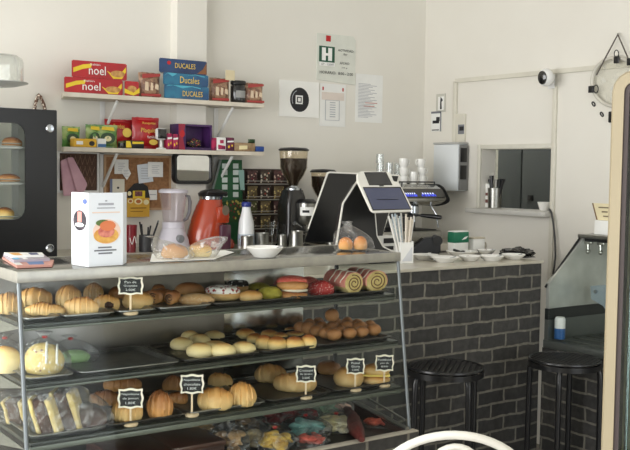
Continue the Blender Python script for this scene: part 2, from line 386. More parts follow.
# ------------------------------------------------------------------ counters
t = thing('brick_counter', 'brick-clad bar counter with pale worktop, saucers standing on it', 'counter', (2.9,YC+.25,0))
xe = at(541.5,262.5,Y=YC).x; xs = 2.02
mkobj('brick_cladding', box(BM(), xs, xe, YC, YC+.5, 0, HB-.014), m_brx, t, world=True)
bm = BM(); prism(bm, [(xs,YC-.010,HB-.0135),(xe+.010,YC-.010,HB-.0135),(xe-.05,YC+.56,HB-.0135),(xs,YC+.56,HB-.0135)], (0,0,.0135)); bmesh.ops.bevel(bm, geom=bm.edges[:], offset=.004, segments=2, affect='EDGES')
mkobj('worktop', bm, m_top, t, world=True)
t = thing('service_counter', 'long service counter along the back wall under the juicer and grinders', 'counter', (2.6,4.5,0))
mkobj('worktop', box(BM(), .6, XW-.004, 4.2, YB-.004, HB-.04, HB, .004), m_top, t, world=True)
mkobj('cabinet_body', box(BM(), .6, XW-.004, 4.24, YB-.004, 0, HB-.04), M('counter_laminate', (120,116,110), .5), t, world=True)
# ------------------------------------------------------------------ pastry display case
def gy(z): return YF - .075*(1.285-z)/(1.285-.717)       # the front glass leans out towards the bottom
dc = thing('display_case', 'long glass pastry display case with three shelves on a brick base', 'display case', ((XL+XR)/2, 2.6, 0))
ZB, ZT0, ZT1 = .70, 1.278, 1.308
bm = BM(); box(bm, XL, XR+.012, 2.355, 2.378, 0, ZB+.020); box(bm, XL, XR+.012, 2.378, 2.86, 0, ZB-.02); mkobj('brick_base', bm, m_brx, dc, world=True)
mkobj('mortar_ledge', box(BM(), XL, XR+.014, 2.352, 2.381, ZB+.0205, ZB+.026, .002), M('mortar_edge', (176,170,156), .8, scale=40), dc, world=True)
mkobj('deck', box(BM(), XL+.01, XR-.01, 2.385, YD, ZB-.0195, ZB+.005), M('deck_board', (46,42,40), .5), dc, world=True)
bm = BM(); box(bm, XL-.004, XR+.002, YF-.0005, YD+.006, ZT0+.006, ZT1-.001, .001); mkobj('top_panel', bm, M('top_glossy_steel', (128,128,122), .16, .9, col2=(112,112,106), scale=14), dc, world=True)
bm = BM(); box(bm, XL-.008, XR+.004, YF-.012, YF-.001, ZT0, ZT1, .002); box(bm, XL-.008, XR+.004, YD+.0065, YD+.014, ZT0, ZT1, .002); box(bm, XL-.008, XL-.0045, YF-.001, YD+.0065, ZT0, ZT1, .001); box(bm, XR+.0025, XR+.006, YF-.001, YD+.0065, ZT0, ZT1, .001); mkobj('top_rim', bm, m_steeltop, dc, world=True)
for x in (XL, XR):
    tube(bm := BM(), [(x, gy(ZB)-.002, ZB), (x, YF-.002, ZT0)], .0058, 10); mkobj('front_post', bm, M('post_metal', (120,126,128), .42, .6), dc, world=True)
    tube(bm := BM(), [(x, YD, ZB), (x, YD, ZT0)], .008, 8); mkobj('rear_post', bm, m_dark, dc, world=True)
    bm = BM(); prism(bm, [(x-.003,gy(ZB)+.006,ZB),(x-.003,YD-.01,ZB),(x-.003,YD-.01,ZT0),(x-.003,YF+.006,ZT0)], (.006,0,0)); mkobj('side_glass', bm, m_case, dc, world=True)
bm = BM(); prism(bm, [(XL+.008,gy(ZB),ZB),(XR-.008,gy(ZB),ZB),(XR-.008,YF,ZT0),(XL+.008,YF,ZT0)], (0,.005,0)); mkobj('front_glass', bm, m_case, dc, world=True)
aP = lambda x,y: at(x,y,X=XR-.016)
bm = BM(); q_ = [aP(354,402),aP(408,430)]; zl_ = ZB+.006; prism(bm, [(XR-.016,q_[0].y,zl_),(XR-.016,q_[1].y,zl_),(XR-.016,q_[1].y,q_[1].z),(XR-.016,q_[0].y,q_[0].z)], (.006,0,0)); mkobj('side_apron', bm, M('apron_brown', (70,52,48), .5), dc, world=True)
bm = BM(); tube(bm, [q_[0]+Vector((-.004,0,.004)),q_[1]+Vector((-.004,0,.004))], .008, 8); tube(bm, [q_[0]+Vector((.002,0,.04)),q_[1]+Vector((.002,.02,.03))], .004, 8); mkobj('apron_rail', bm, m_steel, dc, world=True)
xm = at(216,300,Y=YD).x
mkobj('sliding_door', box(BM(), XL+.01, xm+.03, YD-.004, YD+.006, ZB, ZT0, .001), m_door, dc, world=True)
mkobj('sliding_door', box(BM(), xm, XR-.14, YD+.008, YD+.018, ZB, ZT0, .001), M('polished_steel_door', (190,190,190), .16, 1.0, scale=3), dc, world=True)
SB = [1.157, 1.003, .846]; SZ = [1.169, 1.015, .866]
for z, zs_ in zip(SB,SZ):
    s = mkobj('shelf', box(BM(), XL+.012, XR-.012, gy(z)+.010, YD-.012, zs_-.011, zs_, .002), m_shelf, dc, world=True)
    mkobj('shelf_rail', box(BM(), XL+.012, XR-.012, gy(z)+.012, gy(z)+.026, z-.006, zs_-.0112, .002), m_rail, s, world=True)
    for x, sg in ((XL+.007,1),(XR-.007,-1)):
        bm = BM(); y0 = gy(z)+.03; prism(bm, [(x,y0,z),(x,YD-.03,z),(x,YD-.03,z-.055),(x,YD-.09,z-.05)], (.004*sg,0,0))
        br = mkobj('shelf_bracket', bm, m_steel, s, world=True)
# baking trays lying on the shelves
def rr(w, d, r, n=4):
    pts = []
    for cx, cy, a in ((w/2-r,d/2-r,0),(-w/2+r,d/2-r,PI/2),(-w/2+r,-d/2+r,PI),(w/2-r,-d/2+r,1.5*PI)):
        pts += [(cx+r*math.cos(a+PI/2*i/n), cy+r*math.sin(a+PI/2*i/n)) for i in range(n+1)]
    return pts
def loft(bm, loops, cap0=True, cap1=True):
    rs = [[bm.verts.new(p) for p in l] for l in loops]; n = len(rs[0])
    for a, b in zip(rs, rs[1:]):
        for k in range(n): bm.faces.new((a[k],a[(k+1)%n],b[(k+1)%n],b[k]))
    if cap0: bm.faces.new(rs[0][::-1])
    if cap1: bm.faces.new(rs[-1])
    bmesh.ops.recalc_face_normals(bm, faces=bm.faces[:]); return bm
def tray(px0, px1, k, label, mat=None, depth=.285, y0=None, h=.013):
    Z = SZ[k]; yy = (y0 if y0 else gy(Z)+.020); ya = yy; xa = at(px0, 300, Y=ya); xb = at(px1, 300, Y=ya)
    xa = at(px0, 300+ (0,50,95)[k], Y=ya).x; xb = at(px1, 290+(0,50,95)[k], Y=ya).x
    xa = max(xa, XL+.022); xb = min(xb, XR-.022); depth = min(depth, YD-.016-yy)
    w = xb-xa; d = depth; L = []
    for ww, dd, z in ((w-.024,d-.024,0),(w-.018,d-.018,h),(w,d,h),(w,d,h-.003),(w-.012,d-.012,h-.003),(w-.034,d-.034,.0030)):
        L.append([(x,y,z) for x,y in rr(ww,dd,.02)])
    L = [L[0], L[4], L[3], L[2], L[1], L[5]]
    single('baking_tray', label, 'tray', loft(BM(), L), mat or m_tray, ((xa+xb)/2, yy+d/2, Z+.0005), 'baking trays in the display case')
    return (xa, xb, yy, yy+d)
# ------------------------------------------------------------------ pastries
RZ = -YAW                                        # local +X of a pastry = to the right as seen from the shop
k_gold = bake('golden_crust', (226,192,132), (204,150,82), (150,92,42), 22)
k_brown = bake('brown_crust', (206,150,88), (158,98,50), (104,58,28), 22, coat=.15)
k_pale = bake('pale_bun_crust', (236,218,168), (232,206,142), (204,150,82), 12, bump=.15)
k_toast = bake('toasted_bun_crust', (240,220,160), (222,176,96), (150,86,36), 10, bump=.15, lo=.2, hi=.6)
k_ball = bake('fried_dough', (190,136,82), (166,110,62), (124,80,44), 18, bump=.5)
k_dark = bake('dark_rye_crust', (74,44,32), (60,36,27), (42,25,20), 15)
k_choc = M('chocolate_filling', (58,32,20), .5, bump=.4, scale=40)
k_cream = M('cream_filling', (246,240,222), .45, scale=20)
k_sponge = M('sponge_cake', (226,204,140), .8, col2=(206,180,112), scale=60, bump=.5)
k_chocsp = M('chocolate_sponge', (78,48,31), .8, col2=(56,35,24), scale=60, bump=.5)
k_sugar = specks('sugared_dough', (190,148,98), (236,226,206), 260, .25)
k_redsug = specks('red_sugar_dough', (186,52,50), (240,214,206), 150, .24)
k_redsug2 = specks('coral_sugar_crust', (216,92,78), (236,150,132), 170, .3)
k_redwh = specks('white_icing_red_crumbs', (240,234,226), (150,34,30), 85, .40)
k_bw = specks('dark_icing_white_flakes', (26,20,18), (240,238,232), 95, .36)
k_yelg = M('pistachio_crust', (186,172,62), .65, col2=(150,140,40), scale=50, bump=.6)
k_pink = M('pink_icing', (226,120,108), .5, col2=(240,170,150), scale=25, bump=.3)
k_conch = specks('yellow_sprinkled_bun', (222,196,124), (120,52,44), 70, .22, spot2=(244,240,226))
k_green = M('green_icing', (164,206,134), .45, scale=10)
def fit(x0, y0, x1, y1, Z, dr=.8, Y=None):
    """ground point, width, depth, height of a thing whose outline in the photo is known and that stands at height Z"""
    xm = (x0+x1)/2
    p = at(xm,y1,Z=Z) if Y is None else at(xm,y1,Y=Y); p = Vector((p.x,p.y,Z))
    w = (x1-x0)*mpp(p); d = w*dr; p = p + FW0*(d/2)
    m = mpp(p); w = (x1-x0)*m; d = w*dr
    H = (y1-y0)*m if Y is None else at(xm,y0,Y=Y).z-Z
    h = max(H - (.05*d if Y is None else 0), .3*H)
    return p, w, d, h
def cz(p, k, d=.03):
    """keep a shelf item between the glass and the doors"""
    lo, hi = gy(SB[k])+.032+d*.42, YD-.03-d*.5
    y = min(max(p.y, lo), max(lo,hi)); f = y/p.y
    return Vector((p.x*f, y, p.z))
def croissant_bm(w, d, h, ridges=7, bend=.35, seed=0, taper=.32):
    bm = BM(); n = 40; pts = []; rad = []
    R = h/2
    for i in range(n+1):
        t = i/n; u = t*2-1
        env = taper + (1-taper)*max(0,1-abs(u)**2.2)**.7
        q = (abs(u)*ridges/2) % 1.0
        pts.append(Vector((u*(w/2-R*.25), -bend*d*(1-u*u)*.5+bend*d*.25, 0))); rad.append(R*env)
    sy = min(1.5, max(.7, d/h*.75))
    tube(bm, pts, rad, 14); bm.verts.index_update()
    for v in bm.verts:
        i, kk = divmod(v.index, 14); u_ = abs(i/n*2-1); g_ = (u_*ridges/2 + .16*math.sin(2*PI*kk/14+seed)) % 1.0
        c_ = pts[min(i,n)]; v.co = c_ + (v.co-c_)*(1+.14*(.5-g_)*min(1,2.2*(1-u_)+.25))
        v.co.y *= sy if d > h else 1
        v.co.z = max(v.co.z, -R*.62) ; v.co += Vector((0,0,.004))*mnoise.noise(v.co*40+Vector((seed,0,0)))
        v.co.z = (v.co.z + R*.62)/(1.62)*2*1.0
    return bm
def put_croissant(rc, k, label, mat=None, Y=None, rz=0, ridges=7, bend=.35, dr=.5, filling=None, z=0, cat='pastry', name='croissant'):
    p, w, d, h = fit(*rc, SZ[k]+.004+z, dr, Y); p = cz(p,k,d)
    c = math.cos(rz) or 1
    t = thing(name, label, cat, p, None, RZ+rz)
    mkobj('dough', croissant_bm(w/max(.6,abs(c)), d, h, ridges, bend, random.random()*9), mat or k_gold, t)
    if filling:
        fx, mt = filling; bm = BM()
        if bend == .1: blob(bm, (fx*w,-d*.43,h*.10), (w*.32,d*.14,h*.36), .25, 4, 2, 16, False)
        else: blob(bm, (fx*w,-d*.40,h*.12), (h*.30,h*.16,h*.46), .2, 3, 2, 12, False); mkobj('filling', bm, mt, t)
    return t
def put_bun(rc, k, label, mat, Y=None, dr=.85, nz=.08, z=0, rz=0, name='bun', cat='pastry', group=None, sd=None):
    p, w, d, h = fit(*rc, SZ[k]+.004+z, dr, Y); p = cz(p,k,d)
    sd = random.random()*20 if sd is None else sd
    if k == 1: h *= 1.12; w *= 1.1; d *= 1.1
    return single(name, label, cat, blob(BM(), (0,0,0), (w/2,d/2,h), nz, 2.2, sd, 22), mat, p, group, RZ+rz)
# trays first
tray(-14, 62, 0, 'thin steel tray under the flaky pastries at the left end of the top shelf')
tray(64, 117, 0, 'thin steel tray under the horn-shaped pastries left of the top-shelf price sign')
tray(119, 158, 0, 'small steel tray behind the price sign on the top shelf')
tray(160, 214, 0, 'steel tray under the long sugared doughnuts on the top shelf')
tray(216, 300, 0, 'dark tray under the iced and yellow doughnuts on the top shelf', m_traydk)
tray(302, 396, 0, 'steel tray under the two swiss rolls at the right end of the top shelf', m_traydk)
tray(-8, 76, 1, 'steel tray under the bagged yellow and green buns on the middle shelf')
tray(81, 182, 1, 'empty steel tray lying on the middle shelf')
tray(186, 262, 1, 'dark tray holding pale buns, beside the empty tray', m_traydk)
tray(264, 317, 1, 'dark tray holding glossy toasted buns on the middle shelf', m_traydk)
tray(319, 399, 1, 'dark tray holding the heap of brown dough balls', m_traydk)
tray(20, 108, 2, 'steel tray under the bagged cake slices on the lowest shelf')
tray(110, 189, 2, 'steel tray under the brown croissants behind the lowest left price sign', m_traydk)
tray(191, 268, 2, 'steel tray under the striped chocolate rolls on the lowest shelf')
tray(270, 334, 2, 'dark tray under the little croissants on the lowest shelf', m_traydk)
tray(336, 399, 2, 'dark tray under the round loaf and the filled roll on the lowest shelf', m_traydk)
# --- top shelf
put_croissant((-10,293,22,311),0,'pale twisted pastry farthest left on the top shelf, seen through the side glass',Y=2.62,rz=.25,dr=.42)
put_croissant((14,288,52,306),0,'long twisted golden pastry behind the scalloped one on the top shelf',Y=2.70,dr=.42,ridges=5)
put_croissant((21,303,63,317),0,'flat golden pastry with scalloped lower edge, front left of the top shelf',dr=.5,ridges=12,bend=-.1)
put_croissant((53,286,82,306),0,'brown rolled horn pastry tilted up behind the split one on the top shelf',k_gold,Y=2.66,rz=-.2,dr=.55)
put_croissant((60,297,98,316),0,'golden pastry split open over a dark filling on the top shelf',k_gold,dr=.5,filling=(.12,k_choc),bend=.1,rz=.12)
put_croissant((80,284,104,300),0,'round flaky pastry at the back, above the open-ended horn on the top shelf',k_gold,Y=2.71,dr=.7,bend=.1)
put_croissant((91,294,119,311),0,'horn pastry with a dark open end left of the top-shelf price sign',k_gold,dr=.6,filling=(.12,k_choc),bend=.5)
put_bun((106,287,128,300),0,'brown bun peeping out behind the top-shelf price sign',k_brown,Y=2.71)
put_bun((120,291,151,309),0,'broad golden loaf-shaped bun directly behind the top-shelf price sign',k_gold)
def sausage(rc, label, Y=None, rz=.9, dr=1.2, mat=None, z=0):
    p, w, d, h = fit(*rc, SZ[0]+.004+z, dr, Y); d = max(d, .05); p = cz(p,0,d)
    t = thing('rolled_pastry', label, 'pastry', p, None, RZ)
    bm = BM(); n = 12; tube(bm, [(math.sin(rz-.9)*0+ (i/n-.5)*d*.25, (i/n-.5)*d, h*.5) for i in range(n+1)], [h*.5*(.9+.1*math.sin(i*1.6))*(.86 if i in (0,n) else 1) for i in range(n+1)], 16)
    for v in bm.verts: v.co.x *= w/h
    mkobj('dough', bm, mat or k_brown, t)
    bm = BM(); sp = [(-d*.125+ (w*.07+w*.27*a/14)*math.cos(a*.8), -d*.502, h*.5+(h*.07+h*.27*a/14)*math.sin(a*.8)) for a in range(15)]
    tube(bm, sp, .0022, 6); mkobj('swirl', bm, k_dark, t)
sausage((146,289,167,304.5),'glossy brown rolled pastry with a swirl end, left one of two beside the long doughnuts')
sausage((165,290.5,178,305),'glossy brown rolled pastry touching the sugared long doughnut')
put_bun((150,284.5,165,296),0,'small brown bun half hidden behind the rolled pastries',k_brown,Y=2.72)
put_bun((173,283,204,296),0,'smooth brown long doughnut lying at the back behind the sugared one',k_brown,Y=2.70,dr=.5,nz=.03)
put_bun((176.5,293.5,214,305),0,'long doughnut dusted with sugar at the front of the top shelf',k_sugar,dr=.5,nz=.03)
def donut(rc, k, label, icing, dough=k_gold, Y=None, dr=.9):
    p, w, d, h = fit(*rc, SZ[k]+.004, dr, Y); p = cz(p,k,d)
    t = thing('ring_doughnut', label, 'doughnut', p, None, RZ)
    def ring(z0, z1, g):
        bm = BM(); a = w/2; b = w*.13; pr = []
        for i in range(16):
            an = 2*PI*i/16; pr.append(((a+b)/2+math.cos(an)*(a-b)/2*g, z0+(z1-z0)*(.5+.5*math.sin(an))))
        return lathe(bm, pr, seg=26, sy=d/w, closed=True)
    mkobj('dough_ring', ring(0,h*.78,1), dough, t); mkobj('icing', ring(h*.3,h,.97), icing, t)
donut((203,286.5,239,302),0,'ring doughnut with white icing and red crumbs on the top shelf',k_redwh)
donut((226,281.5,248,293),0,'ring doughnut with dark icing and white flakes, behind the crumb-topped one',k_bw,Y=2.70)
put_bun((238,290,262,301.5),0,'plain round shallow bun in front of the yellow doughnuts',k_gold,dr=.8,nz=.03)
put_bun((246,283.5,270,294),0,'yellow-green bun at the back left of the yellow-green pair',k_yelg,Y=2.70)
put_bun((256,286.5,282,299.5),0,'yellow-green ridged bun at the front of the top shelf',k_yelg,rz=-.2)
p, w, d, h = fit(276,276.5,308,299,SZ[0]+.004,.8); p = cz(p,0,d)
t = thing('filled_bun', 'large bun split around white cream with a coral sugar crust', 'pastry', p, None, RZ)
mkobj('lower_half', blob(BM(), (0,0,0), (w*.49,d*.48,h*.34), .05, 2, 3, 22), k_brown, t)
mkobj('cream', blob(BM(), (w*.08,-d*.02,h*.26), (w*.42,d*.46,h*.2), .1, 3, 5, 18, False), k_cream, t)
mkobj('upper_half', blob(BM(), (0,0.004,h*.40), (w*.5,d*.49,h*.5), .05, 2, 4, 22), k_brown, t)
mkobj('sugar_crust', blob(BM(), (-.002,.012,h*.60), (w*.49,d*.47,h*.42), .04, 2, 4, 22), k_redsug2, t)
put_bun((298,277.5,318,296),0,'coral sugar-crusted bun behind the cream-filled one',k_redsug2,Y=2.71)
put_bun((307,280.5,334.5,295.5),0,'crimson bun sprinkled with sugar left of the swiss rolls',k_redsug,dr=.7)
# swiss rolls: cylinder with a spiral of cream
def roll(cx, cy, rpx, label, ln, sx):
    p0 = at(cx,cy+rpx,Z=SZ[0]+.004); f_ = max(p0.y,2.50)/p0.y; p0 = Vector((p0.x*f_, p0.y*f_, SZ[0]+.004)); r = rpx*mpp(p0)*1.0
    rxx = r*sx
    p = p0 + Vector((0,ln/2,0))
    t = thing('swiss_roll', label, 'cake', p)
    bm = BM(); n = 10; prof = []
    rings = []
    for yy, g in ((-ln/2,.97),(-ln/2+.002,1),(ln/2-.004,1),(ln/2,.93)):
        rings.append([(math.cos(2*PI*i/32)*rxx*g, yy, r*.96+math.sin(2*PI*i/32)*r*.96*g) for i in range(32)])
    loft(bm, rings); mkobj('sponge', bm, k_sponge, t)
    bm = BM(); a0, a1 = -.35, PI+.35; rings = []
    def arc(rr_, yy): return [(math.cos(a0+(a1-a0)*i/20)*rxx*rr_, yy, r*.96+math.sin(a0+(a1-a0)*i/20)*r*.96*rr_) for i in range(21)]
    for yy in (-ln/2+.001, ln/2):
        rings.append(arc(1.045,yy)+arc(1.001,yy)[::-1])
    loft(bm, rings); mkobj('pink_icing', bm, k_pink, t)
    bm = BM()
    for i in range(3):
        y_ = -ln/2+.02+i*.03; tube(bm, [(math.cos(a0+.4+(a1-a0-.8)*j/14)*rxx*1.05, y_+.006*math.sin(j), r*.96+math.sin(a0+.4+(a1-a0-.8)*j/14)*r*1.01) for j in range(15)], .0022, 6)
    mkobj('icing_stripes', bm, k_cream, t)
    bm = BM(); sp = []
    for i in range(64):
        q = i/63; an = q*4.6*PI; rr_ = .14+.66*q; sp.append((math.cos(an)*rxx*rr_, -ln/2-.0003, r*.96+math.sin(an)*r*rr_*.96))
    tube(bm, sp, .0019, 6); mkobj('filling_spiral', bm, M('roll_filling', (112,74,34), .6), t)
roll(354,283.6,11,'swiss roll with pink icing, left one of the two on the top shelf',.12,1.02)
roll(377,282.6,11,'swiss roll with pink icing, right one of the two on the top shelf',.13,1.2)
# --- middle shelf: bagged buns
def hull(bm, w, d, h, seed=0, top=.35, n=26, puff=1.06, neck=None):
    """loose bag standing over its content: bulged lower part gathered (or crumpled) at the top; neck = (x,y) shift"""
    nx, ny = neck or (0,0); rings = []
    pf = [(.30,.0),(.86,.0),(1.0,.07),(1.04,.22),(1.0,.4),(.86,.56),(.62,.70),(.36,.80),(.16,.87),(.24,.94),(.34,1.0)]
    if top > .5: pf = [(.30,.0),(.88,.0),(1.0,.08),(1.03,.3),(1.0,.5),(.95,.68),(.86,.82),(.62,.93),(.52,.97),(.3,1.0)]
    for r_, z_ in pf:
        ring = []
        for i in range(n):
            a = 2*PI*i/n; k = 1 + (.16*mnoise.noise(Vector((math.cos(a)*1.7, math.sin(a)*1.7, z_*3+seed)))+ .10*mnoise.noise(Vector((math.cos(a)*5, math.sin(a)*5, z_*4+seed*2))))*(1 if .05<z_ else .2)
            ring.append((math.cos(a)*w/2*r_*k*puff+nx*z_**2, math.sin(a)*d/2*r_*k*puff+ny*z_**2, z_*h))
        rings.append(ring)
    return loft(bm, rings)
def bag(rc, Z, label, mat=None, dr=.8, Y=None, top=.3, k=None, tie=None, name='plastic_bag', cat='bag', neck=None, group=None, seed=None):
    p, w, d, h = fit(*rc, Z, dr, Y)
    if k is not None: p = cz(p,k,d)
    t = thing(name, label, cat, p, group, RZ)
    mkobj('film', hull(BM(), w, d, h, seed if seed is not None else random.random()*30, top, neck=neck), mat or m_bag, t)
    if tie:
        bm = BM(); lathe(bm, [(.006,-.003),(.0075,0),(.006,.003)], ((neck or (0,0))[0]*.75,(neck or (0,0))[1]*.75,h*.87), 12); mkobj('twist_tie', bm, M('red_tie', (196,30,34), .45), t)
    return t, p, w, d, h
put_bun((22,347,58,375),1,'yellow sprinkled bun inside a clear bag at the left of the middle shelf',k_conch,dr=.75)
yb_ = bpy.data.objects[[o.name for o in C.objects if o.get('label','').startswith('yellow sprinkled bun')][0]]
wy = max(v.co.x for v in yb_.data.vertices); hy = max(v.co.z for v in yb_.data.vertices); dy = max(v.co.y for v in yb_.data.vertices); bm = BM()
for k_ in (-.5,-.05,.45): tube(bm, [(k_*wy+.25*wy*math.cos(a)*.6+.012, -dy*math.cos(a)*.98*math.sqrt(1-k_*k_*.8), .28*hy+.75*hy*math.sin(a)*math.sqrt(max(.1,1-k_*k_))) for a in [.15+i*.14 for i in range(11)]], .0032, 6)
mkobj('icing_stripes', bm, M('white_icing', (246,244,238), .5), yb_)
bag((16,333,64,376),SZ[1]+.0035,'clear knotted bag around the yellow sprinkled bun',k=1,dr=.72,tie=True)
put_bun((-14,350,17,374),1,'pale bun inside a clear bag, cut off by the left edge of the photo',k_pale,dr=.7)
bag((-22,336,22,374),SZ[1]+.0035,'clear bag around the pale bun at the far left',k=1,dr=.7,tie=True,Y=2.62)
p_ = put_bun((58,353,86,370),1,'green iced bun inside a clear bag beside the empty tray',k_green,dr=.8,nz=.04,Y=2.62)
bag((50,338,94,372),SZ[1]+.0035,'clear bag around the green iced bun',k=1,dr=.7,Y=2.62,tie=True,neck=(-.02,0))
# pale buns, toasted buns
row1 = [((180,333,198,345),2.72,'back left'),((169.5,340,191,353),2.63,'outer left'),((188,336.5,209,347),2.66,'middle of the heap'),((203,333,223,345),2.72,'back right'),
        ((186,345,211,358),None,'front left'),((203,343,225,352),2.60,'second row centre'),((209,345,233.5,357.5),None,'front centre'),((231,343.5,254,354.5),None,'front right')]
for rc, Y, wh in row1:
    put_bun(rc,1,'pale round bun on the tray right of the empty tray, %s' % wh,k_pale,Y=Y,nz=.05,group='pale buns')
row2 = [((236,330.5,254,342),2.70,'back left corner'),((246.5,335,262,345.5),2.62,'left side'),((255.5,336.5,272,349),None,'front left'),((266.5,338,286,350),None,'front, second from the left and darkest'),
        ((261,331.5,277,341),2.68,'second in the back row'),((273,334,287.5,342.5),2.63,'middle row'),((285,338,303,349.5),None,'front, third from the left'),((287,332.5,303,341),2.66,'back row right'),((285,328,299,335),2.74,'rearmost'),((301,336,316,348.5),None,'front right, beside the dough balls')]
for rc, Y, wh in row2:
    put_bun(rc,1,'glossy toasted bun on its tray, %s' % wh,k_toast,Y=Y,nz=.03,group='toasted buns')
balls = [((294,318.5,306,331),2.69,'far left end'),((301,320.5,315.5,335),2.66,'second along the left side'),((310,324.5,323.5,338),2.62,'third along the left side'),((318.5,327,332,341),2.57,'fourth along the left side'),
         ((326,328,341.5,343),2.525,'front corner'),((342,327,356.5,342),2.525,'front row, second'),((355,326,368.5,340.5),2.525,'front row, third'),((366.5,323.5,381,339.5),2.53,'front row, right end'),
         ((304,316.5,315,329),2.74,'back row left'),((313,315.5,324,328),2.745,'back row, second'),((315,320.5,327,334),2.68,'inner row left'),((325.5,321.5,338.5,335),2.64,'inner row, second'),
         ((334,325.5,346,339),2.58,'between the front pair'),((340.5,320,354,333.5),2.62,'inner row, third'),((353,321,367.5,335),2.585,'inner row right'),((342,316.5,353,330),2.70,'back row, fourth'),
         ((330,317.5,342,330),2.73,'back row, third'),((352,318.5,363,331),2.66,'back row right'),((364,320,376,333),2.61,'rear right corner')]
for rc, Y, wh in balls:
    x0,y0,x1,y1 = rc; p = at((x0+x1)/2,y0,Y=Y); w = (x1-x0)*mpp(p)*1.06; h = min(w, p.z-SZ[1]-.004)
    single('dough_ball', 'brown fried dough ball in the heap on its tray, %s' % wh, 'pastry', blob(BM(), (0,0,0), (w/2,w/2,max(h,w*.72)), .04, 2, random.random()*9, 18, False), k_ball, (p.x,Y,SZ[1]+.004), 'fried dough balls')
p = at(332,308.5,Y=2.66); w = 14.5*mpp(p)
single('dough_ball', 'brown fried dough ball sitting on top of the heap', 'pastry', blob(BM(), (0,0,0), (w/2,w/2,w*.95), .04, 2, 3, 18, False), k_ball, (p.x,2.66,p.z-w*.95), 'fried dough balls')
# --- lowest shelf
def cake(rc, label, lean, Y=None):
    p, w, d, h = fit(*rc, SZ[2]+.004, .9, Y); p = cz(p,2,d)
    t = thing('cake_slice', label, 'cake', p, None, RZ); W = w*.78; n = 5
    for i, (f0,f1,mt,nm) in enumerate(((0,.2,k_sponge,'sponge_layer'),(.2,.74,k_chocsp,'chocolate_layer'),(.74,1,k_sponge,'sponge_layer'))):
        bm = BM(); box(bm, -W/2+W*f0, -W/2+W*f1, -d/2, d/2, 0, h, .006)
        bmesh.ops.subdivide_edges(bm, edges=bm.edges[:], cuts=2, use_grid_fill=True)
        for v in bm.verts: v.co += Vector((1,1,0))*.003*mnoise.noise(v.co*60); v.co.x -= lean*(v.co.z-h/2)
        mkobj(nm, bm, mt, t)
cake((28,399,58,435),'layered chocolate cake slice standing in a bag, left of the front pair',.30)
cake((50,392,80,431),'layered chocolate cake slice standing in a bag, right of the front pair',.30)
bag((22,384,84,437),SZ[2]+.0035,'clear bag around the two chocolate cake slices',k=2,dr=.75,top=.8)
cake((0,402,28,432),'pale cake slice in a bag at the far left of the lowest shelf',.3,Y=2.6)
bag((-10,392,34,434),SZ[2]+.0035,'clear bag around the pale cake slice at the far left',k=2,dr=.7,top=.8,Y=2.6)
put_bun((66,405,104,430),2,'dark brown loaf inside a clear bag on the lowest shelf',k_dark,dr=.7)
bag((60,385,108,431),SZ[2]+.0035,'clear knotted bag around the dark brown loaf',k=2,dr=.7,neck=(-.03,.0))
put_croissant((86,392,122,414),2,'brown croissant at the back beside the bagged dark loaf',k_brown,Y=2.65,dr=.5)
put_croissant((100,377,141,400),2,'big brown croissant at the back above the lowest left price sign',k_brown,Y=2.72,dr=.5,z=.02)
put_croissant((108,400,143,423),2,'golden croissant directly behind the lowest left price sign',k_gold,dr=.55,bend=.3)
put_croissant((146,390.5,172,418.5),2,'brown croissant with its open swirled end to the front, lowest shelf',k_brown,dr=.7,filling=(-.05,k_gold),bend=.5)
put_croissant((166,393,188,414),2,'brown croissant half behind the price sign with the longest stem',k_brown,Y=2.56,dr=.6)
put_croissant((160,377,188,396),2,'dark brown croissant at the back behind the second price sign',k_brown,Y=2.70,dr=.6)
put_croissant((194,389,234.5,412),2,'striped roll with one pale band right of the second price sign',k_gold,dr=.5,ridges=5,bend=.1,filling=(-.1,k_cream))
put_croissant((206,374,233,394),2,'striped pastry roll at the back behind the front striped pair',k_gold,Y=2.68,dr=.6,ridges=5)
put_croissant((226,383,256.5,407.5),2,'golden striped roll with chocolate showing in its end',k_gold,dr=.6,filling=(.16,k_choc),bend=.5)
put_croissant((253,365,287,388),2,'small golden croissant at the back of the dark tray, lowest shelf',k_gold,Y=2.66,dr=.45,bend=.6)
put_croissant((272,373.5,317,393),2,'curved golden croissant in front on the dark tray, behind a price sign',k_gold,dr=.5,bend=.8)
put_bun((316,362.5,341,382),2,'brown round bun at the back beside the fourth price sign',k_brown,Y=2.66)
put_bun((334,367.5,364,387.5),2,'round golden loaf under the price sign second from the right',k_gold)
p, w, d, h = fit(362,364.5,391,385,SZ[2]+.004,.7); p = cz(p,2,d)
t = thing('filled_roll', 'pale filled roll behind the rightmost price sign', 'pastry', p, None, RZ)
mkobj('lower_half', blob(BM(), (0,0,0), (w*.5,d*.5,h*.45), .05, 2, 3, 20), k_gold, t)
mkobj('cheese', box(BM(), -w*.5, w*.47, -d*.47, d*.4, h*.40, h*.50, .003), M('cheese', (240,214,110), .5), t)
mkobj('upper_half', blob(BM(), (0,0,h*.50), (w*.5,d*.5,h*.5), .05, 2, 8, 20), k_gold, t)
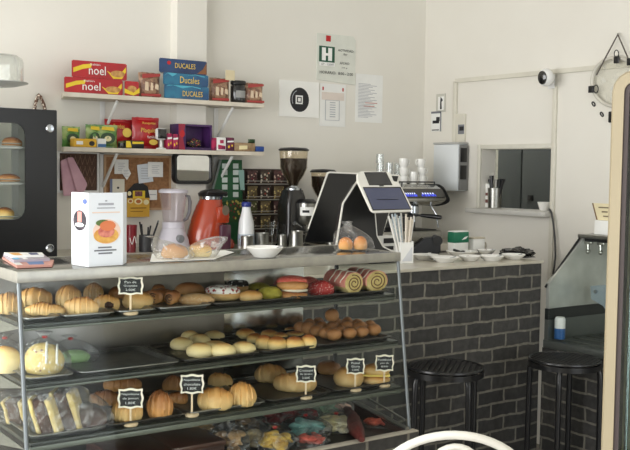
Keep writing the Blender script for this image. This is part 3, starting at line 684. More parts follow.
# --- bottom deck: bags of biscuits
ZD = ZB+.0055
def biscuits(rc, label, c1, c2, Y=None, tie=True, shape='disc', dr=.8, n=24):
    p, w, d, h = fit(*rc, ZD, dr, Y); w *= 1.24; d *= 1.2; h *= 1.1
    p.y = min(max(p.y, gy(ZB)+.035+d*.36), YD-.03-d*.5)
    t = thing('biscuit_bag', label, 'bag', p, None, RZ)
    m = M('biscuit_'+label[:26].replace(' ','_'), tuple(min(250,int(v*1.12+8)) for v in c1), .6, col2=c2, scale=30, bump=.3)
    bm = BM(); rn = random.Random(hash(label) % 1000 if False else sum(map(ord,label)))
    for i in range(n):
        a = rn.random()*2*PI; q = rn.random()**.5*.34; zz = rn.random()*.42*h; r = w*(.14+.05*rn.random())
        q *= 1-.4*zz/h
        if shape == 'disc':
            g = BM(); blob(g, (0,0,0), (r,r,r*.55), .08, 2, i, 12, False)
        else:
            g = BM(); blob(g, (0,0,0), (r*.9,r*.7,r*.75), .2, 3, i, 12, False)
        mt = Matrix.Translation((math.cos(a)*q*w, math.sin(a)*q*d, zz+.004)) @ Matrix.Rotation(rn.uniform(-.6,.6),4,'X') @ Matrix.Rotation(rn.uniform(-.5,.5),4,'Y')
        me = bpy.data.meshes.new('g'); g.transform(mt); g.to_mesh(me); g.free(); bm.from_mesh(me); bpy.data.meshes.remove(me)
    for v in bm.verts: v.co.z = max(v.co.z, .003)
    o = mkobj('biscuits', bm, m, t)
    mkobj('film', hull(BM(), w, d, h, rn.random()*20, .3), m_bag, t)
    if tie: bm = BM(); lathe(bm, [(.006,-.004),(.009,0),(.006,.004)], (0,0,h*.87), 12); mkobj('twist_tie', bm, MATS['red_tie'], t)
bl = [((186,408,222,440),'bag of olive-brown biscuits behind the second price sign stem',(150,118,62),(118,88,44),2.62,True,'disc'),
      ((212,420,244,456),'bag of tan biscuits at the lower left of the biscuit bags',(176,140,92),(140,104,62),2.50,False,'disc'),
      ((240,424,268,452),'half empty crinkled bag of pale biscuits beside the yellow ones',(170,150,110),(120,104,72),2.52,False,'lump'),
      ((256,430,292,460),'bag of yellow biscuits with a red tie at the bottom edge',(206,172,74),(176,134,50),2.455,True,'disc'),
      ((262,402,298,434),'bag of dark red sweets at the back left of the bottom deck',(142,46,48),(110,34,38),2.66,True,'lump'),
      ((290,402,318,432),'bag of raspberry red sweets at the back, beside the mint ones',(152,52,56),(118,40,44),2.68,False,'lump'),
      ((308,400,338,432),'bag of mint green meringues at the back of the bottom deck',(150,186,160),(196,206,176),2.68,False,'lump'),
      ((286,418,324,450),'bag of aqua blue meringues in the middle of the bottom deck',(138,190,182),(110,160,156),2.52,True,'disc'),
      ((318,416,354,448),'bag of cream white biscuits with a red tie',(214,202,150),(228,220,190),2.52,True,'disc'),
      ((296,438,326,462),'bag of salmon pink biscuits at the very front of the deck',(206,100,84),(180,76,66),2.44,False,'lump'),
      ((228,410,262,440),'bag of caramel biscuits with a clear top, behind the pale ones',(160,124,76),(126,92,52),2.60,True,'disc'),
      ((330,406,352,430),'bag of pale pink meringues at the back beside the dark red loaf',(196,150,140),(214,190,170),2.70,False,'lump'),
      ((364,424,392,446),'bag of coral sweets at the right end of the bottom deck',(206,98,74),(180,80,70),2.50,False,'lump')]
for rc, lb, c1, c2, Y, tie, sh in bl: biscuits(rc, lb, c1, c2, Y, tie, sh)
p1, p2 = at(346,408,Z=ZD+.03), at(362,440,Z=ZD+.03)
bm = BM(); n = 20; tube(bm, [p1.lerp(p2,i/n) for i in range(n+1)], [.025*max(.12,math.sin(PI*(.02+.96*i/n)))**.45 for i in range(n+1)], 16)
for v in bm.verts: v.co += Vector((1,1,1))*.007*mnoise.noise(v.co*32)
single('fruit_loaf', 'long dark red loaf lying lengthwise right of the biscuit bags', 'pastry', bm, M('dark_red_loaf', (100,40,34), .6, col2=(70,28,24), scale=40, bump=.4), p1.lerp(p2,.5), world=True)
for i, (xa, lb) in enumerate(((84,'flat dark box on the bottom deck below the bagged cake'),(150,'flat dark box on the bottom deck left of the biscuit bags'))):
    p = at(xa+16,446,Z=ZD); p.y = 2.60
    t = thing('cake_box', lb, 'box', (p.x,p.y,ZD))
    mkobj('carton', box(BM(), -.085, .085, -.12, .12, 0, .05, .004), M('dark_carton', (62,40,34), .5), t)
    mkobj('lid', box(BM(), -.088, .088, -.123, .123, .045, .06, .003), M('dark_carton_lid', (74,46,38), .35, coat=.3), t)
# --- chalk price signs
def sign(sr, bx, by, k, label, lines):
    z = SZ[k]; p = at(bx,by,Z=z); y = gy(z)+.031; p = at(bx,by,Y=y); p.z = z+.0003
    x0,y0,x1,y1 = sr; m = mpp(p); top = at((x0+x1)/2,y0,Y=y).z; bot = at((x0+x1)/2,y1,Y=y).z
    w = (x1-x0)*m; h = top-bot; zc = (top+bot)/2-z
    t = thing('price_sign', label, 'price sign', p, 'chalk price signs', RZ+.12)
    wood = M('pale_wood', (226,204,172), .6, col2=(210,186,150), scale=30); fr = M('cream_sign_frame', (240,232,212), .55)
    mkobj('base_disc', lathe(BM(), [(.019,0),(.021,.003),(.021,.006),(.018,.008)]), wood, t)
    mkobj('stem', box(BM(), -.0027, .0027, -.002, .002, .0075, zc-h*.40), wood, t)
    def outline(w, h, s):
        pts = []
        q = [(-1,-1),(1,-1),(1,1),(-1,1)]
        for i in range(4):
            (ax,ay),(bx_,by_) = q[i], q[(i+1)%4]
            for j in range(10):
                f = j/10; px_ = ax+(bx_-ax)*f; py_ = ay+(by_-ay)*f
                bump_ = .10*math.exp(-((f-.5)/.16)**2) - .06*math.exp(-((f-.22)/.1)**2) - .06*math.exp(-((f-.78)/.1)**2)
                nx, ny = ((0,-1),(1,0),(0,1),(-1,0))[i]
                pts.append((px_*w/2+nx*bump_*h*.5*s, py_*h/2+ny*bump_*h*.5*s))
        return pts
    o1 = outline(w*.94,h*.92,1)
    f = mkobj('board_frame', prism(BM(), [(a,-.0022,zc+b) for a,b in o1], (0,.005,0)), fr, t)
    o2 = outline(w*.80,h*.74,.9)
    mkobj('chalkboard', prism(BM(), [(a,-.0030,zc+b) for a,b in o2], (0,.0007,0)), M('chalkboard', (34,35,36), .7), f)
    bm = BM(); n = len(lines); lh = h*.62/n
    for i, s in enumerate(lines):
        ww = w*.68*min(1,len(s)/9); text_bm(bm, s, (-ww/2,-.0031,zc+h*.31-lh*(i+1)+lh*.18), (1,0,0), (0,0,1), ww, lh*.62, .0004)
    mkobj('lettering', bm, M('chalk', (214,216,214), .9), f)
sign((119,276.5,144.5,295),130.5,314,0,'chalk price sign standing in front of the golden loaf on the top shelf',['Pan de','Guayaba','2.00€'])
sign((180.5,374,204.5,394),191.8,416,2,'chalk price sign on the lowest shelf, second from the left, with a long stem',['Napolitana','chocolate','1.80€'])
sign((119,388,144.5,408.5),130.5,427,2,'chalk price sign at the left of the lowest shelf beside the bagged dark loaf',['Napolitana','de jamon','1.80€'])
sign((296.5,365,317,382.7),305.6,399.5,2,'chalk price sign on the lowest shelf in front of the curved croissant',['Croissant','de queso','2.00€'])
sign((346,358,364.8,374.5),355,391.5,2,'chalk price sign in front of the round golden loaf, second from the right',['Pastel','Gloria','2.00€'])
sign((375.5,354.5,394.5,371.5),384,386.5,2,'rightmost chalk price sign, in front of the filled roll',['Pandebono','pan de','queso'])
# ------------------------------------------------------------------ wall shelves
XA = at(61,95,Y=YB).x; YS = at(77,92,X=XA).y; XB = at(264.5,105,Y=YS).x
SU = at(200,100,Y=YS).z; SL = at(200,150.2,Y=YS).z           # top faces of the two shelves
m_wood = M('shelf_board', (222,214,200), .5, col2=(208,198,180), scale=10)
NEG = (1,0,0); UP = (0,0,1)
def wall_shelf(z, label):
    t = thing('wall_shelf', label, 'shelf', ((XA+XB)/2, YB, z), 'wall shelves')
    bm = BM(); pts = [(XA,YS,z-.022),(XB,YS,z-.022),(XB,YB-.002,z-.022),(xr+.003,YB-.002,z-.022),(xr+.003,YP-.003,z-.022),(xl-.003,YP-.003,z-.022),(xl-.003,YB-.002,z-.022),(XA,YB-.002,z-.022)]
    pts[0] = (at(63.5,93,Y=YS).x, YS, z-.022); prism(bm, pts, (0,0,.022)); mkobj('board', bm, m_wood, t, world=True)
    for xx in (at(102,110,Y=YB).x, at(211,110,Y=YB).x+.03):
        b = mkobj('bracket', box(BM(), xx-.014, xx+.014, YB-.008, YB-.002, z-.30, z-.0225, .002), m_white, t, world=True)
        bm = BM(); tube(bm, [(xx+.002,YB-.010,z-.20),(xx+.002,YS+.03,z-.030)], .008, 8); mkobj('strut', bm, m_white, b, world=True)
wall_shelf(SU, 'upper white wall shelf carrying the boxed biscuits')
wall_shelf(SL, 'lower pale wall shelf carrying snack bags and sweets')
def pack(rc, z, label, mat, name='biscuit_pack', cat='packet', depth=.07, marks=(), texts=(), Y=None, group=None, bev=.006, top=None):
    Y = Y or YS+.03; x0,x1,z0,z1 = rect(*rc, Y)
    h = (z1-z0) if top is None else top
    base = ((x0+x1)/2, Y+depth/2, z+.0006); w = x1-x0
    t = thing(name, label, cat, base, group)
    if name == 'biscuit_pack':
        ti = depth*.62; bm = loft(BM(), [[(-a,y,.0),(a,y,.0),(a,y,h),(-a,y,h)] for a,y in ((w/2,-depth/2),(w/2-ti,depth/2))]); bmesh.ops.bevel(bm, geom=bm.edges[:], offset=.004, segments=2, affect='EDGES')
    else: bm = box(BM(), -w/2, w/2, -depth/2, depth/2, 0, h, bev)
    mkobj('wrapper', bm, mat, t)
    o = (-w/2,-depth/2,0)
    for i, (nm, mt, polys) in enumerate(marks):
        bm = BM()
        for pl in polys: patch(bm, pl, o, NEG, UP, w, h, .0007+.0004*i)
        mkobj(nm, bm, mt, t)
    for s, mt, u0, v0, u1, v1 in texts:
        bm = BM(); text_bm(bm, s, Vector(o)+Vector((u0*w,0,v0*h)), NEG, UP, (u1-u0)*w, (v1-v0)*h, .0026); mkobj('lettering', bm, mt, t)
    return z+h
m_redpk = M('red_wrapper', (186,26,36), .3, col2=(160,18,30), scale=8, coat=.3)
noel_marks = [('yellow_swoosh', m_yel, [[(.03,.28),(.03,.55),(.2,.78),(.36,.86),(.34,.62),(.2,.52)],[(.62,.52),(.72,.34),(.86,.34),(.97,.8),(.97,.5),(.9,.08),(.74,.06)]]),
              ('biscuit_picture', M('biscuit_print', (206,160,96), .6, col2=(170,120,64), scale=50), [disc_pts(.82,.36,.13,.2)])]
nt_ = [('noel', m_whitep, .30,.22,.60,.74), ('Saltin', m_whitep, .32,.76,.50,.88)]
z1 = pack((64,75.5,123.5,91), SU, 'long red biscuit pack with yellow ribbon, lower one of the red pair', m_redpk, marks=noel_marks, texts=nt_)
pack((71.5,57,127.5,74), z1, 'long red biscuit pack with yellow ribbon, lying on top of another', m_redpk, marks=noel_marks, texts=nt_)
pack((124.5,78,139.5,93), SU, 'small square red biscuit pack beside the long red pair', m_redpk, marks=[('yellow_swoosh', m_yel, [[(.0,.2),(.0,.5),(.6,.25),(1,.6),(1,.25),(.6,.05)]]), ('biscuit_picture', MATS['biscuit_print'], [disc_pts(.5,.5,.3,.2)])])
def bagpack(rc, z, label, mat, marks=(), texts=(), Y=None, d=.05, rz=0, name='snack_bag', group=None):
    Y = Y or YS+.05; x0,x1,z0,z1 = rect(*rc, Y); w = x1-x0; h = z1-z
    t = thing(name, label, 'snack bag', ((x0+x1)/2, Y+d*.3, z+.0006), group, rz)
    mkobj('film', pillow(BM(), w, h, d, seed=x0*7), mat, t)
    o = (-w/2,-d/2-.001,0)
    for i, (nm, mt, polys) in enumerate(marks):
        bm = BM()
        for pl in polys: patch(bm, pl, o, NEG, UP, w, h, .001+.0006*i)
        mkobj(nm, bm, mt, t)
    for s, mt, u0, v0, u1, v1 in texts:
        bm = BM(); text_bm(bm, s, Vector(o)+Vector((u0*w,0,v0*h)), NEG, UP, (u1-u0)*w, (v1-v0)*h, .004); mkobj('lettering', bm, mt, t)
m_tan = M('tan_patterned_film', (176,140,112), .4, col2=(128,92,74), scale=45, coat=.3, mid=(.45,.55))
m_pinkr = M('dusty_red_print', (170,62,58), .5); m_beige = M('beige_print', (222,200,172), .6)
tanm = [('printed_panel', m_pinkr, [[(.08,.74),(.92,.86),(.92,.96),(.08,.92)],[(.04,.05),(.96,.05),(.96,.16),(.04,.14)]]), ('snack_picture', m_beige, [[(.2,.28),(.38,.25),(.36,.6),(.22,.62)],[(.46,.3),(.58,.28),(.6,.56),(.48,.6)],[(.66,.36),(.84,.3),(.84,.52),(.7,.56)]])]
bagpack((139.5,72.5,161,95), SU, 'brown patterned snack bag left of the blue stacked packs', m_tan, tanm)
m_blue = M('blue_wrapper', (24,66,116), .3, col2=(18,40,84), scale=9, coat=.4); m_teal = M('teal_wrapper', (28,116,150), .3, col2=(20,74,120), scale=12, coat=.4)
m_gold = M('gold_lettering', (240,206,90), .5); m_cyan = M('cyan_print', (84,176,200), .4)
z1 = pack((164,85,209.5,98.5), SU, 'blue biscuit pack with yellow lettering, bottom of the stack of three', m_teal, marks=[('wave_print', m_cyan, [[(.05,.9),(.2,.98),(.4,.8),(.6,.95),(.8,.82),(.8,.9),(.6,1.0),(.1,1.0)]])], texts=[('DUCALES', m_gold, .40,.22,.84,.62)], depth=.06, Y=YS+.02)
z2 = pack((163,73.5,209,85.5), z1, 'blue biscuit pack with pale waves, middle of the stack of three', m_teal, marks=[('wave_print', m_cyan, [[(.02,.7),(.1,.95),(.2,.7),(.3,.95),(.26,.98),(.1,1.0)],[(.5,.85),(.7,.95),(.9,.8),(.9,.88),(.7,1.0)]])], texts=[('Ducales', m_gold, .36,.2,.78,.75)], depth=.06, Y=YS+.02)
pack((159,59.5,207.5,73.5), z2, 'dark blue biscuit pack with brown corner, top of the stack of three', m_blue, marks=[('brown_corner', M('brown_print', (140,92,58), .6), [[(.78,.06),(.98,.06),(.98,.9),(.9,.4)]]), ('red_badge', m_red, [disc_pts(.2,.7,.04,.14)])], texts=[('DUCALES', m_gold, .32,.36,.74,.72)], depth=.06, Y=YS+.02)
bagpack((210.5,78,230,101), SU, 'brown patterned snack bag between the blue packs and the dark jar', m_tan, tanm)
bagpack((245.5,83,264,104), SU, 'brown patterned snack bag at the right end of the upper shelf', m_tan, tanm, Y=YS+.04)
p = at(238,102,Y=YS+.06); p.z = SU+.0006; s = mpp(p)
t = thing('storage_jar', 'dark glass jar with a black lid on the upper shelf', 'jar', p)
mkobj('jar_body', lathe(BM(), [(0,0),(7.2*s,0),(8*s,1.5*s),(8*s,16*s),(7*s,18*s),(0,18*s)], sy=.8), M('dark_jar', (30,30,30), .12, coat=.5), t)
mkobj('lid', lathe(BM(), [(7.4*s,18.2*s),(8.2*s,18.6*s),(8.2*s,21*s),(7.6*s,22*s),(0,22*s)], sy=.8), m_black, t)
bm = BM(); prism(bm, [(math.sin(a)*8.25*s, -math.cos(a)*8.25*s*.8, 5*s) for a in [-.7+i*.175 for i in range(9)]]+[(math.sin(a)*8.15*s, -math.cos(a)*8.15*s*.8, 5*s) for a in [.7-i*.175 for i in range(9)]], (0,0,7*s)); mkobj('jar_label', bm, M('grey_label', (150,150,148), .6), t)
q = rect(224.8,70.5,234,80.5,YS+.02)
t = thing('shelf_card', 'small cream card on a thin stick in front of the dark jar', 'card', ((q[0]+q[1])/2, YS+.012, SU+.0006))
mkobj('card', box(BM(), q[0]-(q[0]+q[1])/2, q[1]-(q[0]+q[1])/2, -.001, .001, q[2]-SU, q[3]-SU), M('cream_card', (222,208,172), .8), t)
mkobj('stick', box(BM(), -.002, .002, .0012, .004, 0, q[2]-SU+.02), m_wood, t)
# --- lower shelf
gf = M('green_snack_film', (86,140,66), .35, col2=(170,190,120), scale=22, coat=.3, mid=(.45,.6)); dg = M('dark_green_print', (46,74,40), .5)
gm = [('printed_panel', m_yel, [[(.2,.78),(.8,.74),(.76,.9),(.24,.92)]]), ('snack_picture', dg, [disc_pts(.5,.42,.34,.24)]), ('highlight_print', m_cream, [disc_pts(.5,.4,.16,.12)])]
bagpack((63,126.5,81,147), SL, 'green snack bag at the left end of the lower shelf', gf, gm, Y=YS+.10)
bagpack((86.5,124.5,102,146), SL, 'green snack bag behind the yellow box, left of its twin', gf, gm, Y=YS+.10)
bagpack((97,125,118,147.5), SL, 'green snack bag leaning to the right of its twin behind the little blue box', gf, gm, Y=YS+.085, rz=-.1)
rf = M('red_snack_film', (190,22,30), .35, col2=(150,12,24), scale=9, coat=.35)
bagpack((105.5,119.5,134,148), SL, 'wide red snack bag behind the small dark boxes', rf, [('snack_picture', m_gold, [disc_pts(.72,.55,.16,.16)])], [('Bombas', m_gold, .24,.68,.62,.84)], Y=YS+.13)
bagpack((133,117.5,160,150), SL, 'tall red snack bag with yellow lettering, left of the small camera', rf, [('snack_picture', m_gold, [disc_pts(.72,.22,.16,.09)])], [('Rosquitas', m_gold, .30,.76,.78,.86), ('Plaquitas', m_gold, .25,.48,.92,.66), ('familiar', m_whitep, .48,.34,.84,.43)], Y=YS+.09)
yb = M('yellow_carton', (226,178,44), .45)
pack((73.5,137.5,97,146), SL, 'yellow sweet box in front of the green snack bags', yb, 'sweet_box', 'box', .05, [('dark_print', m_ink, [disc_pts(.78,.45,.12,.3)]), ('white_print', m_whitep, [[(.12,.3),(.4,.3),(.4,.7),(.12,.7)]])], Y=YS+.015)
pack((97.5,137,106.5,146), SL, 'tiny white and blue box beside the yellow sweet box', m_paper, 'sweet_box', 'box', .04, [('blue_print', M('blue_print', (64,110,160), .5), [[(.05,.05),(.95,.05),(.95,.4),(.05,.4)]])], Y=YS+.015)
p = at(121.5,146,Y=YS+.04); p.z = SL+.0006; s = mpp(p)
t = thing('small_jar', 'little dark jar between the green bag and the yellow striped box', 'jar', p)
mkobj('jar_body', lathe(BM(), [(0,0),(3.2*s,0),(3.6*s,s),(3.4*s,5*s),(0,5*s)], seg=16), M('dark_jar', (30,30,30), .12), t); mkobj('lid', lathe(BM(), [(3.5*s,5.1*s),(3.5*s,6.8*s),(0,7*s)], seg=16), M('olive_lid', (90,92,50), .4), t)
pack((125.5,140,144.5,148), SL, 'yellow and black sweet box in front of the wide red bag', m_black, 'sweet_box', 'box', .045, [('yellow_print', m_yel, [[(.03,.1),(.32,.1),(.25,.9),(.03,.9)],[(.36,.55),(.95,.6),(.95,.85),(.36,.85)]])], Y=YS+.015)
p = at(161,149.5,Y=YS+.03); p.z = SL+.0006; s = mpp(p)
t = thing('indoor_camera', 'small white indoor camera with a black face on the lower shelf', 'camera', p)
mkobj('stand', lathe(BM(), [(0,0),(5*s,0),(5*s,1*s),(1.6*s,2*s),(1.2*s,9*s),(0,9*s)], seg=18), m_white, t)
mkobj('camera_body', box(BM(), -5.6*s, 5.6*s, -.012, .02, 9.2*s, 21*s, 2.6*s, 4), m_white, t)
mkobj('lens_face', box(BM(), -4.7*s, 4.7*s, -.0145, -.0121, 10.5*s, 20*s, .001), m_blackg, t)
pur = M('purple_carton', (76,38,96), .45, col2=(50,26,70), scale=14); mag = M('magenta_carton', (178,36,82), .45, col2=(120,24,70), scale=30, mid=(.45,.55))
sw = [('sweets_print', m_yel, [disc_pts(.3,.3,.12,.1),disc_pts(.7,.4,.1,.08)]), ('band_print', m_whitep, [[(.1,.62),(.9,.66),(.9,.78),(.1,.74)]])]
pack((167,134,172.5,150), SL, 'narrow magenta sweet pack right of the small camera', mag, 'sweet_box', 'box', .04, sw, Y=YS+.02)
pack((172.8,134.5,178.5,150), SL, 'narrow magenta sweet pack against the purple display box', mag, 'sweet_box', 'box', .04, sw, Y=YS+.02)
x0,x1,z0,z1 = rect(178.5,124.5,212,150,YS+.03); w = x1-x0; h = z1-SL; b = ((x0+x1)/2, YS+.08, SL+.0006)
t = thing('sweet_display_box', 'purple open-fronted sweet display box with a dark window', 'box', b)
bm = BM(); d = .05; box(bm,-w/2,w/2,d-.004,d,0,h); box(bm,-w/2,-w/2+.22*w,-d,d-.004,0,h,.002); box(bm,w/2-.05*w,w/2,-d,d-.004,0,h); box(bm,-w/2+.22*w,w/2-.05*w,-d,d-.004,0,.1*h); box(bm,-w/2+.22*w,w/2-.05*w,-d,d-.004,.92*h,h)
mkobj('carton', bm, pur, t)
bm = BM(); patch(bm, [(.0,.0),(.2,.0),(.13,.45),(.2,1),(.0,1)], (-w/2,-d,0), NEG, UP, w, h); mkobj('red_border', bm, M('crimson_print',(150,34,60),.5), t)
bm = BM(); blob(bm, (.08*w,-.01,.1*h+.001), (.2*w,.02,.34*h), .3, 4, 3, 14, False); mkobj('sweets', bm, specks('mixed_sweets', (40,40,44), (220,190,70), 120, .3, spot2=(190,60,80)), t)
bm = BM(); patch(bm, disc_pts(.11,.62,.07,.14), (-w/2,-d,0), NEG, UP, w, h, .0012); mkobj('round_badge', bm, m_red, t)
pack((212.3,137.5,217,150.5), SL, 'slim pink sweet pack right of the purple display box', mag, 'sweet_box', 'box', .04, Y=YS+.02)
pack((217.3,137.5,226.3,151), SL, 'white and pink sweet box on the lower shelf', m_paper, 'sweet_box', 'box', .04, [('pink_print', mag, [[(.1,.1),(.9,.1),(.9,.35),(.1,.45)],[(.3,.55),(.7,.55),(.7,.8),(.3,.8)]])], Y=YS+.015)
pack((226.6,137.5,234.5,151), SL, 'dark magenta sweet box beside the white and pink one', M('plum_carton', (120,36,70), .45, col2=(60,30,50), scale=40), 'sweet_box', 'box', .04, sw, Y=YS+.02)
zt = pack((235,143,255.5,151.5), SL, 'flat beige sweet box near the right end of the lower shelf', M('beige_carton', (170,146,110), .5, col2=(140,112,84), scale=40), 'sweet_box', 'box', .05, [('white_print', m_cream, [[(.2,.2),(.6,.25),(.6,.7),(.2,.65)]])], Y=YS+.015)
p = at(252,144,Y=YS+.04); single('sweet_packet', 'tiny dark green packet lying on the flat beige box', 'packet', pillow(BM(), .045, .022, .02), dg, (p.x,YS+.045,zt+.001))
pack((255.8,146.5,264.5,152), SL, 'little blue box at the right end of the lower shelf', M('blue_carton', (36,74,150), .45), 'sweet_box', 'box', .04, Y=YS+.02)
# ------------------------------------------------------------------ things hung on the back wall
def sheet(rc, label, mat, name='paper_sheet', cat='paper', Y=YB-.0017, th=.0016, marks=(), texts=(), skew=0, group=None, poly=None):
    x0,x1,z0,z1 = rect(*rc, Y); w = x1-x0; h = z1-z0
    t = thing(name, label, cat, ((x0+x1)/2, Y, z0), group)
    o = Vector((-w/2,0,0)); pl = poly or [(0,0),(1,0),(1,1),(0,1)]
    bm = BM(); prism(bm, [o+Vector((a*w+skew*b*h,0,b*h)) for a,b in pl], (0,th,0)); mkobj('sheet', bm, mat, t)
    for i, (nm, mt, polys) in enumerate(marks):
        bm = BM()
        for q in polys: patch(bm, q, o, NEG, UP, w, h, .0008+.0006*i)
        mkobj(nm, bm, mt, t)
    for s, mt, u0, v0, u1, v1 in texts:
        bm = BM(); text_bm(bm, s, o+Vector((u0*w,0,v0*h)), NEG, UP, (u1-u0)*w, (v1-v0)*h, .0026); mkobj('lettering', bm, mt, t)
    return t
def R4(a,b,c,d): return [(a,b),(c,b),(c,d),(a,d)]
gsign = M('green_print', (30,84,62), .6); msheet = M('sign_sheet', (220,222,212), .5)
sheet((317,34.5,355.5,83.5), 'big opening-hours notice with a green symbol on the back wall', msheet, 'wall_notice', 'notice', YB-.0052, .005,
      marks=[('green_square', gsign, [R4(.05,.42,.45,.74)]), ('symbol', m_whitep, [R4(.12,.45,.22,.71),R4(.28,.45,.38,.71),R4(.22,.55,.28,.60)]), ('red_logo', m_red, [R4(.22,.84,.34,.96)]), ('number_plate', m_whitep, [R4(.06,.34,.45,.415)])],
      texts=[('ACTIVIDAD:', m_ink,.53,.66,.95,.71),('Bar',m_ink,.68,.59,.78,.63),('AFORO:',m_ink,.58,.40,.84,.45),('14 p',m_ink,.64,.31,.78,.35),('AP - 12049',m_ink,.10,.35,.42,.40),('HORARIO:  8:00 - 2:00',m_ink,.07,.18,.93,.24)], poly=[(0,.05),(1,0),(1,.92),(.93,1),(0,.99)])
sh = [R4(.1,.1+i*.03,.1+.75*((i*37%5)/10+.5),.112+i*.03) for i in range(24)]
bm_marks = [('printed_lines', m_lgrey, sh)]
sheet((320,84,345.5,126.5), 'paper certificate in a clear sleeve under the big notice', m_paper, 'wall_certificate', 'notice', YB-.0042, .004, marks=[('frame_print', M('tan_ink',(226,214,204),.7), [R4(.06,.62,.94,.80)]), ('printed_lines', m_lgrey, [R4(.2,.14,.22,.62),R4(.74,.14,.76,.62),R4(.2,.14,.76,.15),R4(.2,.61,.76,.62)]+[R4(.38,.22+i*.055,.6,.24+i*.055) for i in range(7)]), ('red_marks', m_red, [R4(.08,.84,.13,.92),R4(.86,.84,.91,.92)])])
sheet((355.5,74.5,382.5,122.5), 'printed price list in a clear sleeve, rightmost sheet on the back wall', m_paper, 'wall_notice', 'notice', marks=bm_marks+[('red_lines', M('dull_red_ink',(190,120,110),.7), [R4(.35,.4,.8,.415),R4(.3,.33,.7,.345)])])
ring = [disc_pts(.5,.48,.24,.34,28)]
sheet((279.5,81,319,117), 'white paper bag pinned flat to the wall with a black round emblem', M('white_paper_bag', (246,245,240), .8, scale=4), 'paper_bag', 'bag', YB-.0075, .0074, marks=[('black_emblem', m_ink, ring), ('emblem_pattern', m_whitep, [R4(.40,.36,.58,.60)]), ('emblem_squares', m_ink, [R4(.43,.40,.55,.56)]), ('emblem_core', m_whitep, [R4(.455,.43,.525,.53)]), ('emblem_arcs', m_lgrey, [[(.5+.20*math.cos(a),.48+.28*math.sin(a)) for a in [2.0+i*.2 for i in range(9)]]+[(.5+.185*math.cos(a),.48+.26*math.sin(a)) for a in [3.6-i*.2 for i in range(9)]]])])
cork = M('cork', (164,122,84), .9, col2=(140,100,66), scale=60); brn = M('brown_board', (96,70,56), .8, col2=(80,58,46), scale=30)
def board(rc, label, mat, fm, y=YB-.014):
    x0,x1,z0,z1 = rect(*rc, y); t = thing('pin_board', label, 'board', ((x0+x1)/2,YB-.008,z0)); w = (x1-x0)/2; h = z1-z0
    mkobj('panel', box(BM(), -w, w, -.004, .005, 0, h), mat, t)
    bm = BM(); f = .012; box(bm,-w,w,-.009,.0055,-f,0); box(bm,-w,w,-.009,.0055,h,h+f); box(bm,-w-f,-w,-.009,.0055,-f,h+f); box(bm,w,w+f,-.009,.0055,-f,h+f); mkobj('board_frame', bm, fm, t)
    return t, w, h
t, w, h = board((59.5,153.5,97,190.5), 'dark brown patterned pin board behind the pink paper bag', brn, m_white)
bm = BM()
for i in range(7):
    for j in range(3):
        x = -w+.02+i*(2*w-.04)/6.3; z = .02+j*(h-.02)/3
        for dx in (0,.012): tube(bm, [(x+dx*0, -.0046, z), (x+.016-dx*2.4, -.0046, z+(h-.04)/3.2)], .0011, 4)
mkobj('line_pattern', bm, M('tan_lines', (150,120,98), .8), t)
board((106,157.5,169,208), 'cork pin board covered with papers and stickers under the lower shelf', cork, M('cork_frame', (190,156,120), .6))
YV = YB-.024
for i,(rc, lb, poly) in enumerate((((114.5,159.5,128.5,174),'white note pinned at the upper left of the cork board',None),((121,167,131,180),'crumpled pale note tucked under the upper left one',[(0,.6),(.6,0),(1,.5),(.7,1),(.2,.9)]),((148,162,163,177),'white receipt sheet at the upper right of the cork board',None),((137,163,153.5,184),'slightly tilted pale blue printed sheet on the cork board',[(.12,.02),(1,.12),(.82,1),(0,.9)]))):
    sheet(rc, lb, M('pale_blue_paper',(216,222,228),.8) if i==3 else m_paper, 'pinned_note', 'note', YV-.0035*(i%3)-.001*i, marks=[('printed_lines', m_lgrey, [R4(.25,.25+k*.12,.75-.1*(k%2),.28+k*.12) for k in range(5)])], poly=poly)
sheet((110,179,124.5,195), 'cream card with a dark dot pinned low on the cork board', M('cream_note',(226,220,204),.8), 'pinned_note', 'note', YV, marks=[('blue_edge', M('blue_grey_print',(120,130,160),.7), [R4(0,0,.16,1)]), ('dot', m_ink, [disc_pts(.55,.45,.08,.07)])])
sheet((127,182,150,205), 'black and yellow sticker cluster on the cork board', m_ink, 'sticker', 'sticker', YV-.002, marks=[('yellow_print', m_yel, [R4(.25,.3,.78,.62)]),('picture', M('pink_picture',(150,90,90),.6,col2=(70,40,40),scale=60), [R4(.34,.38,.66,.6)]),('white_marks', m_cream, [disc_pts(.1,.5,.08,.1),disc_pts(.3,.1,.1,.1),disc_pts(.7,.08,.1,.08)])], poly=[(.1,0),(.8,.02),(1,.3),(.9,.8),(.6,1),(.3,.92),(0,.6)])
sheet((127,198,149.5,217), 'ochre yellow leaflet hanging below the cork board', M('ochre_paper',(216,168,62),.7), 'leaflet', 'leaflet', YV-.010, marks=[('food_pictures', m_cream, [disc_pts(.15,.84,.12,.12),disc_pts(.5,.82,.18,.16),disc_pts(.85,.78,.12,.14)]),('food_centres', M('orange_brown_print',(190,110,50),.6), [disc_pts(.15,.84,.07,.07),disc_pts(.5,.82,.11,.10)]),('printed_lines', M('brown_ink',(140,96,30),.7), [R4(.15,.45,.85,.50),R4(.15,.28,.7,.31)])])
sheet((145.5,190,157,200), 'small white card with a red mark left of the blender lid', m_paper, 'pinned_note', 'note', YV, marks=[('red_mark', m_red, [R4(.1,.3,.25,.7)]),('printed_lines', m_lgrey, [R4(.35,.5,.9,.58)])])
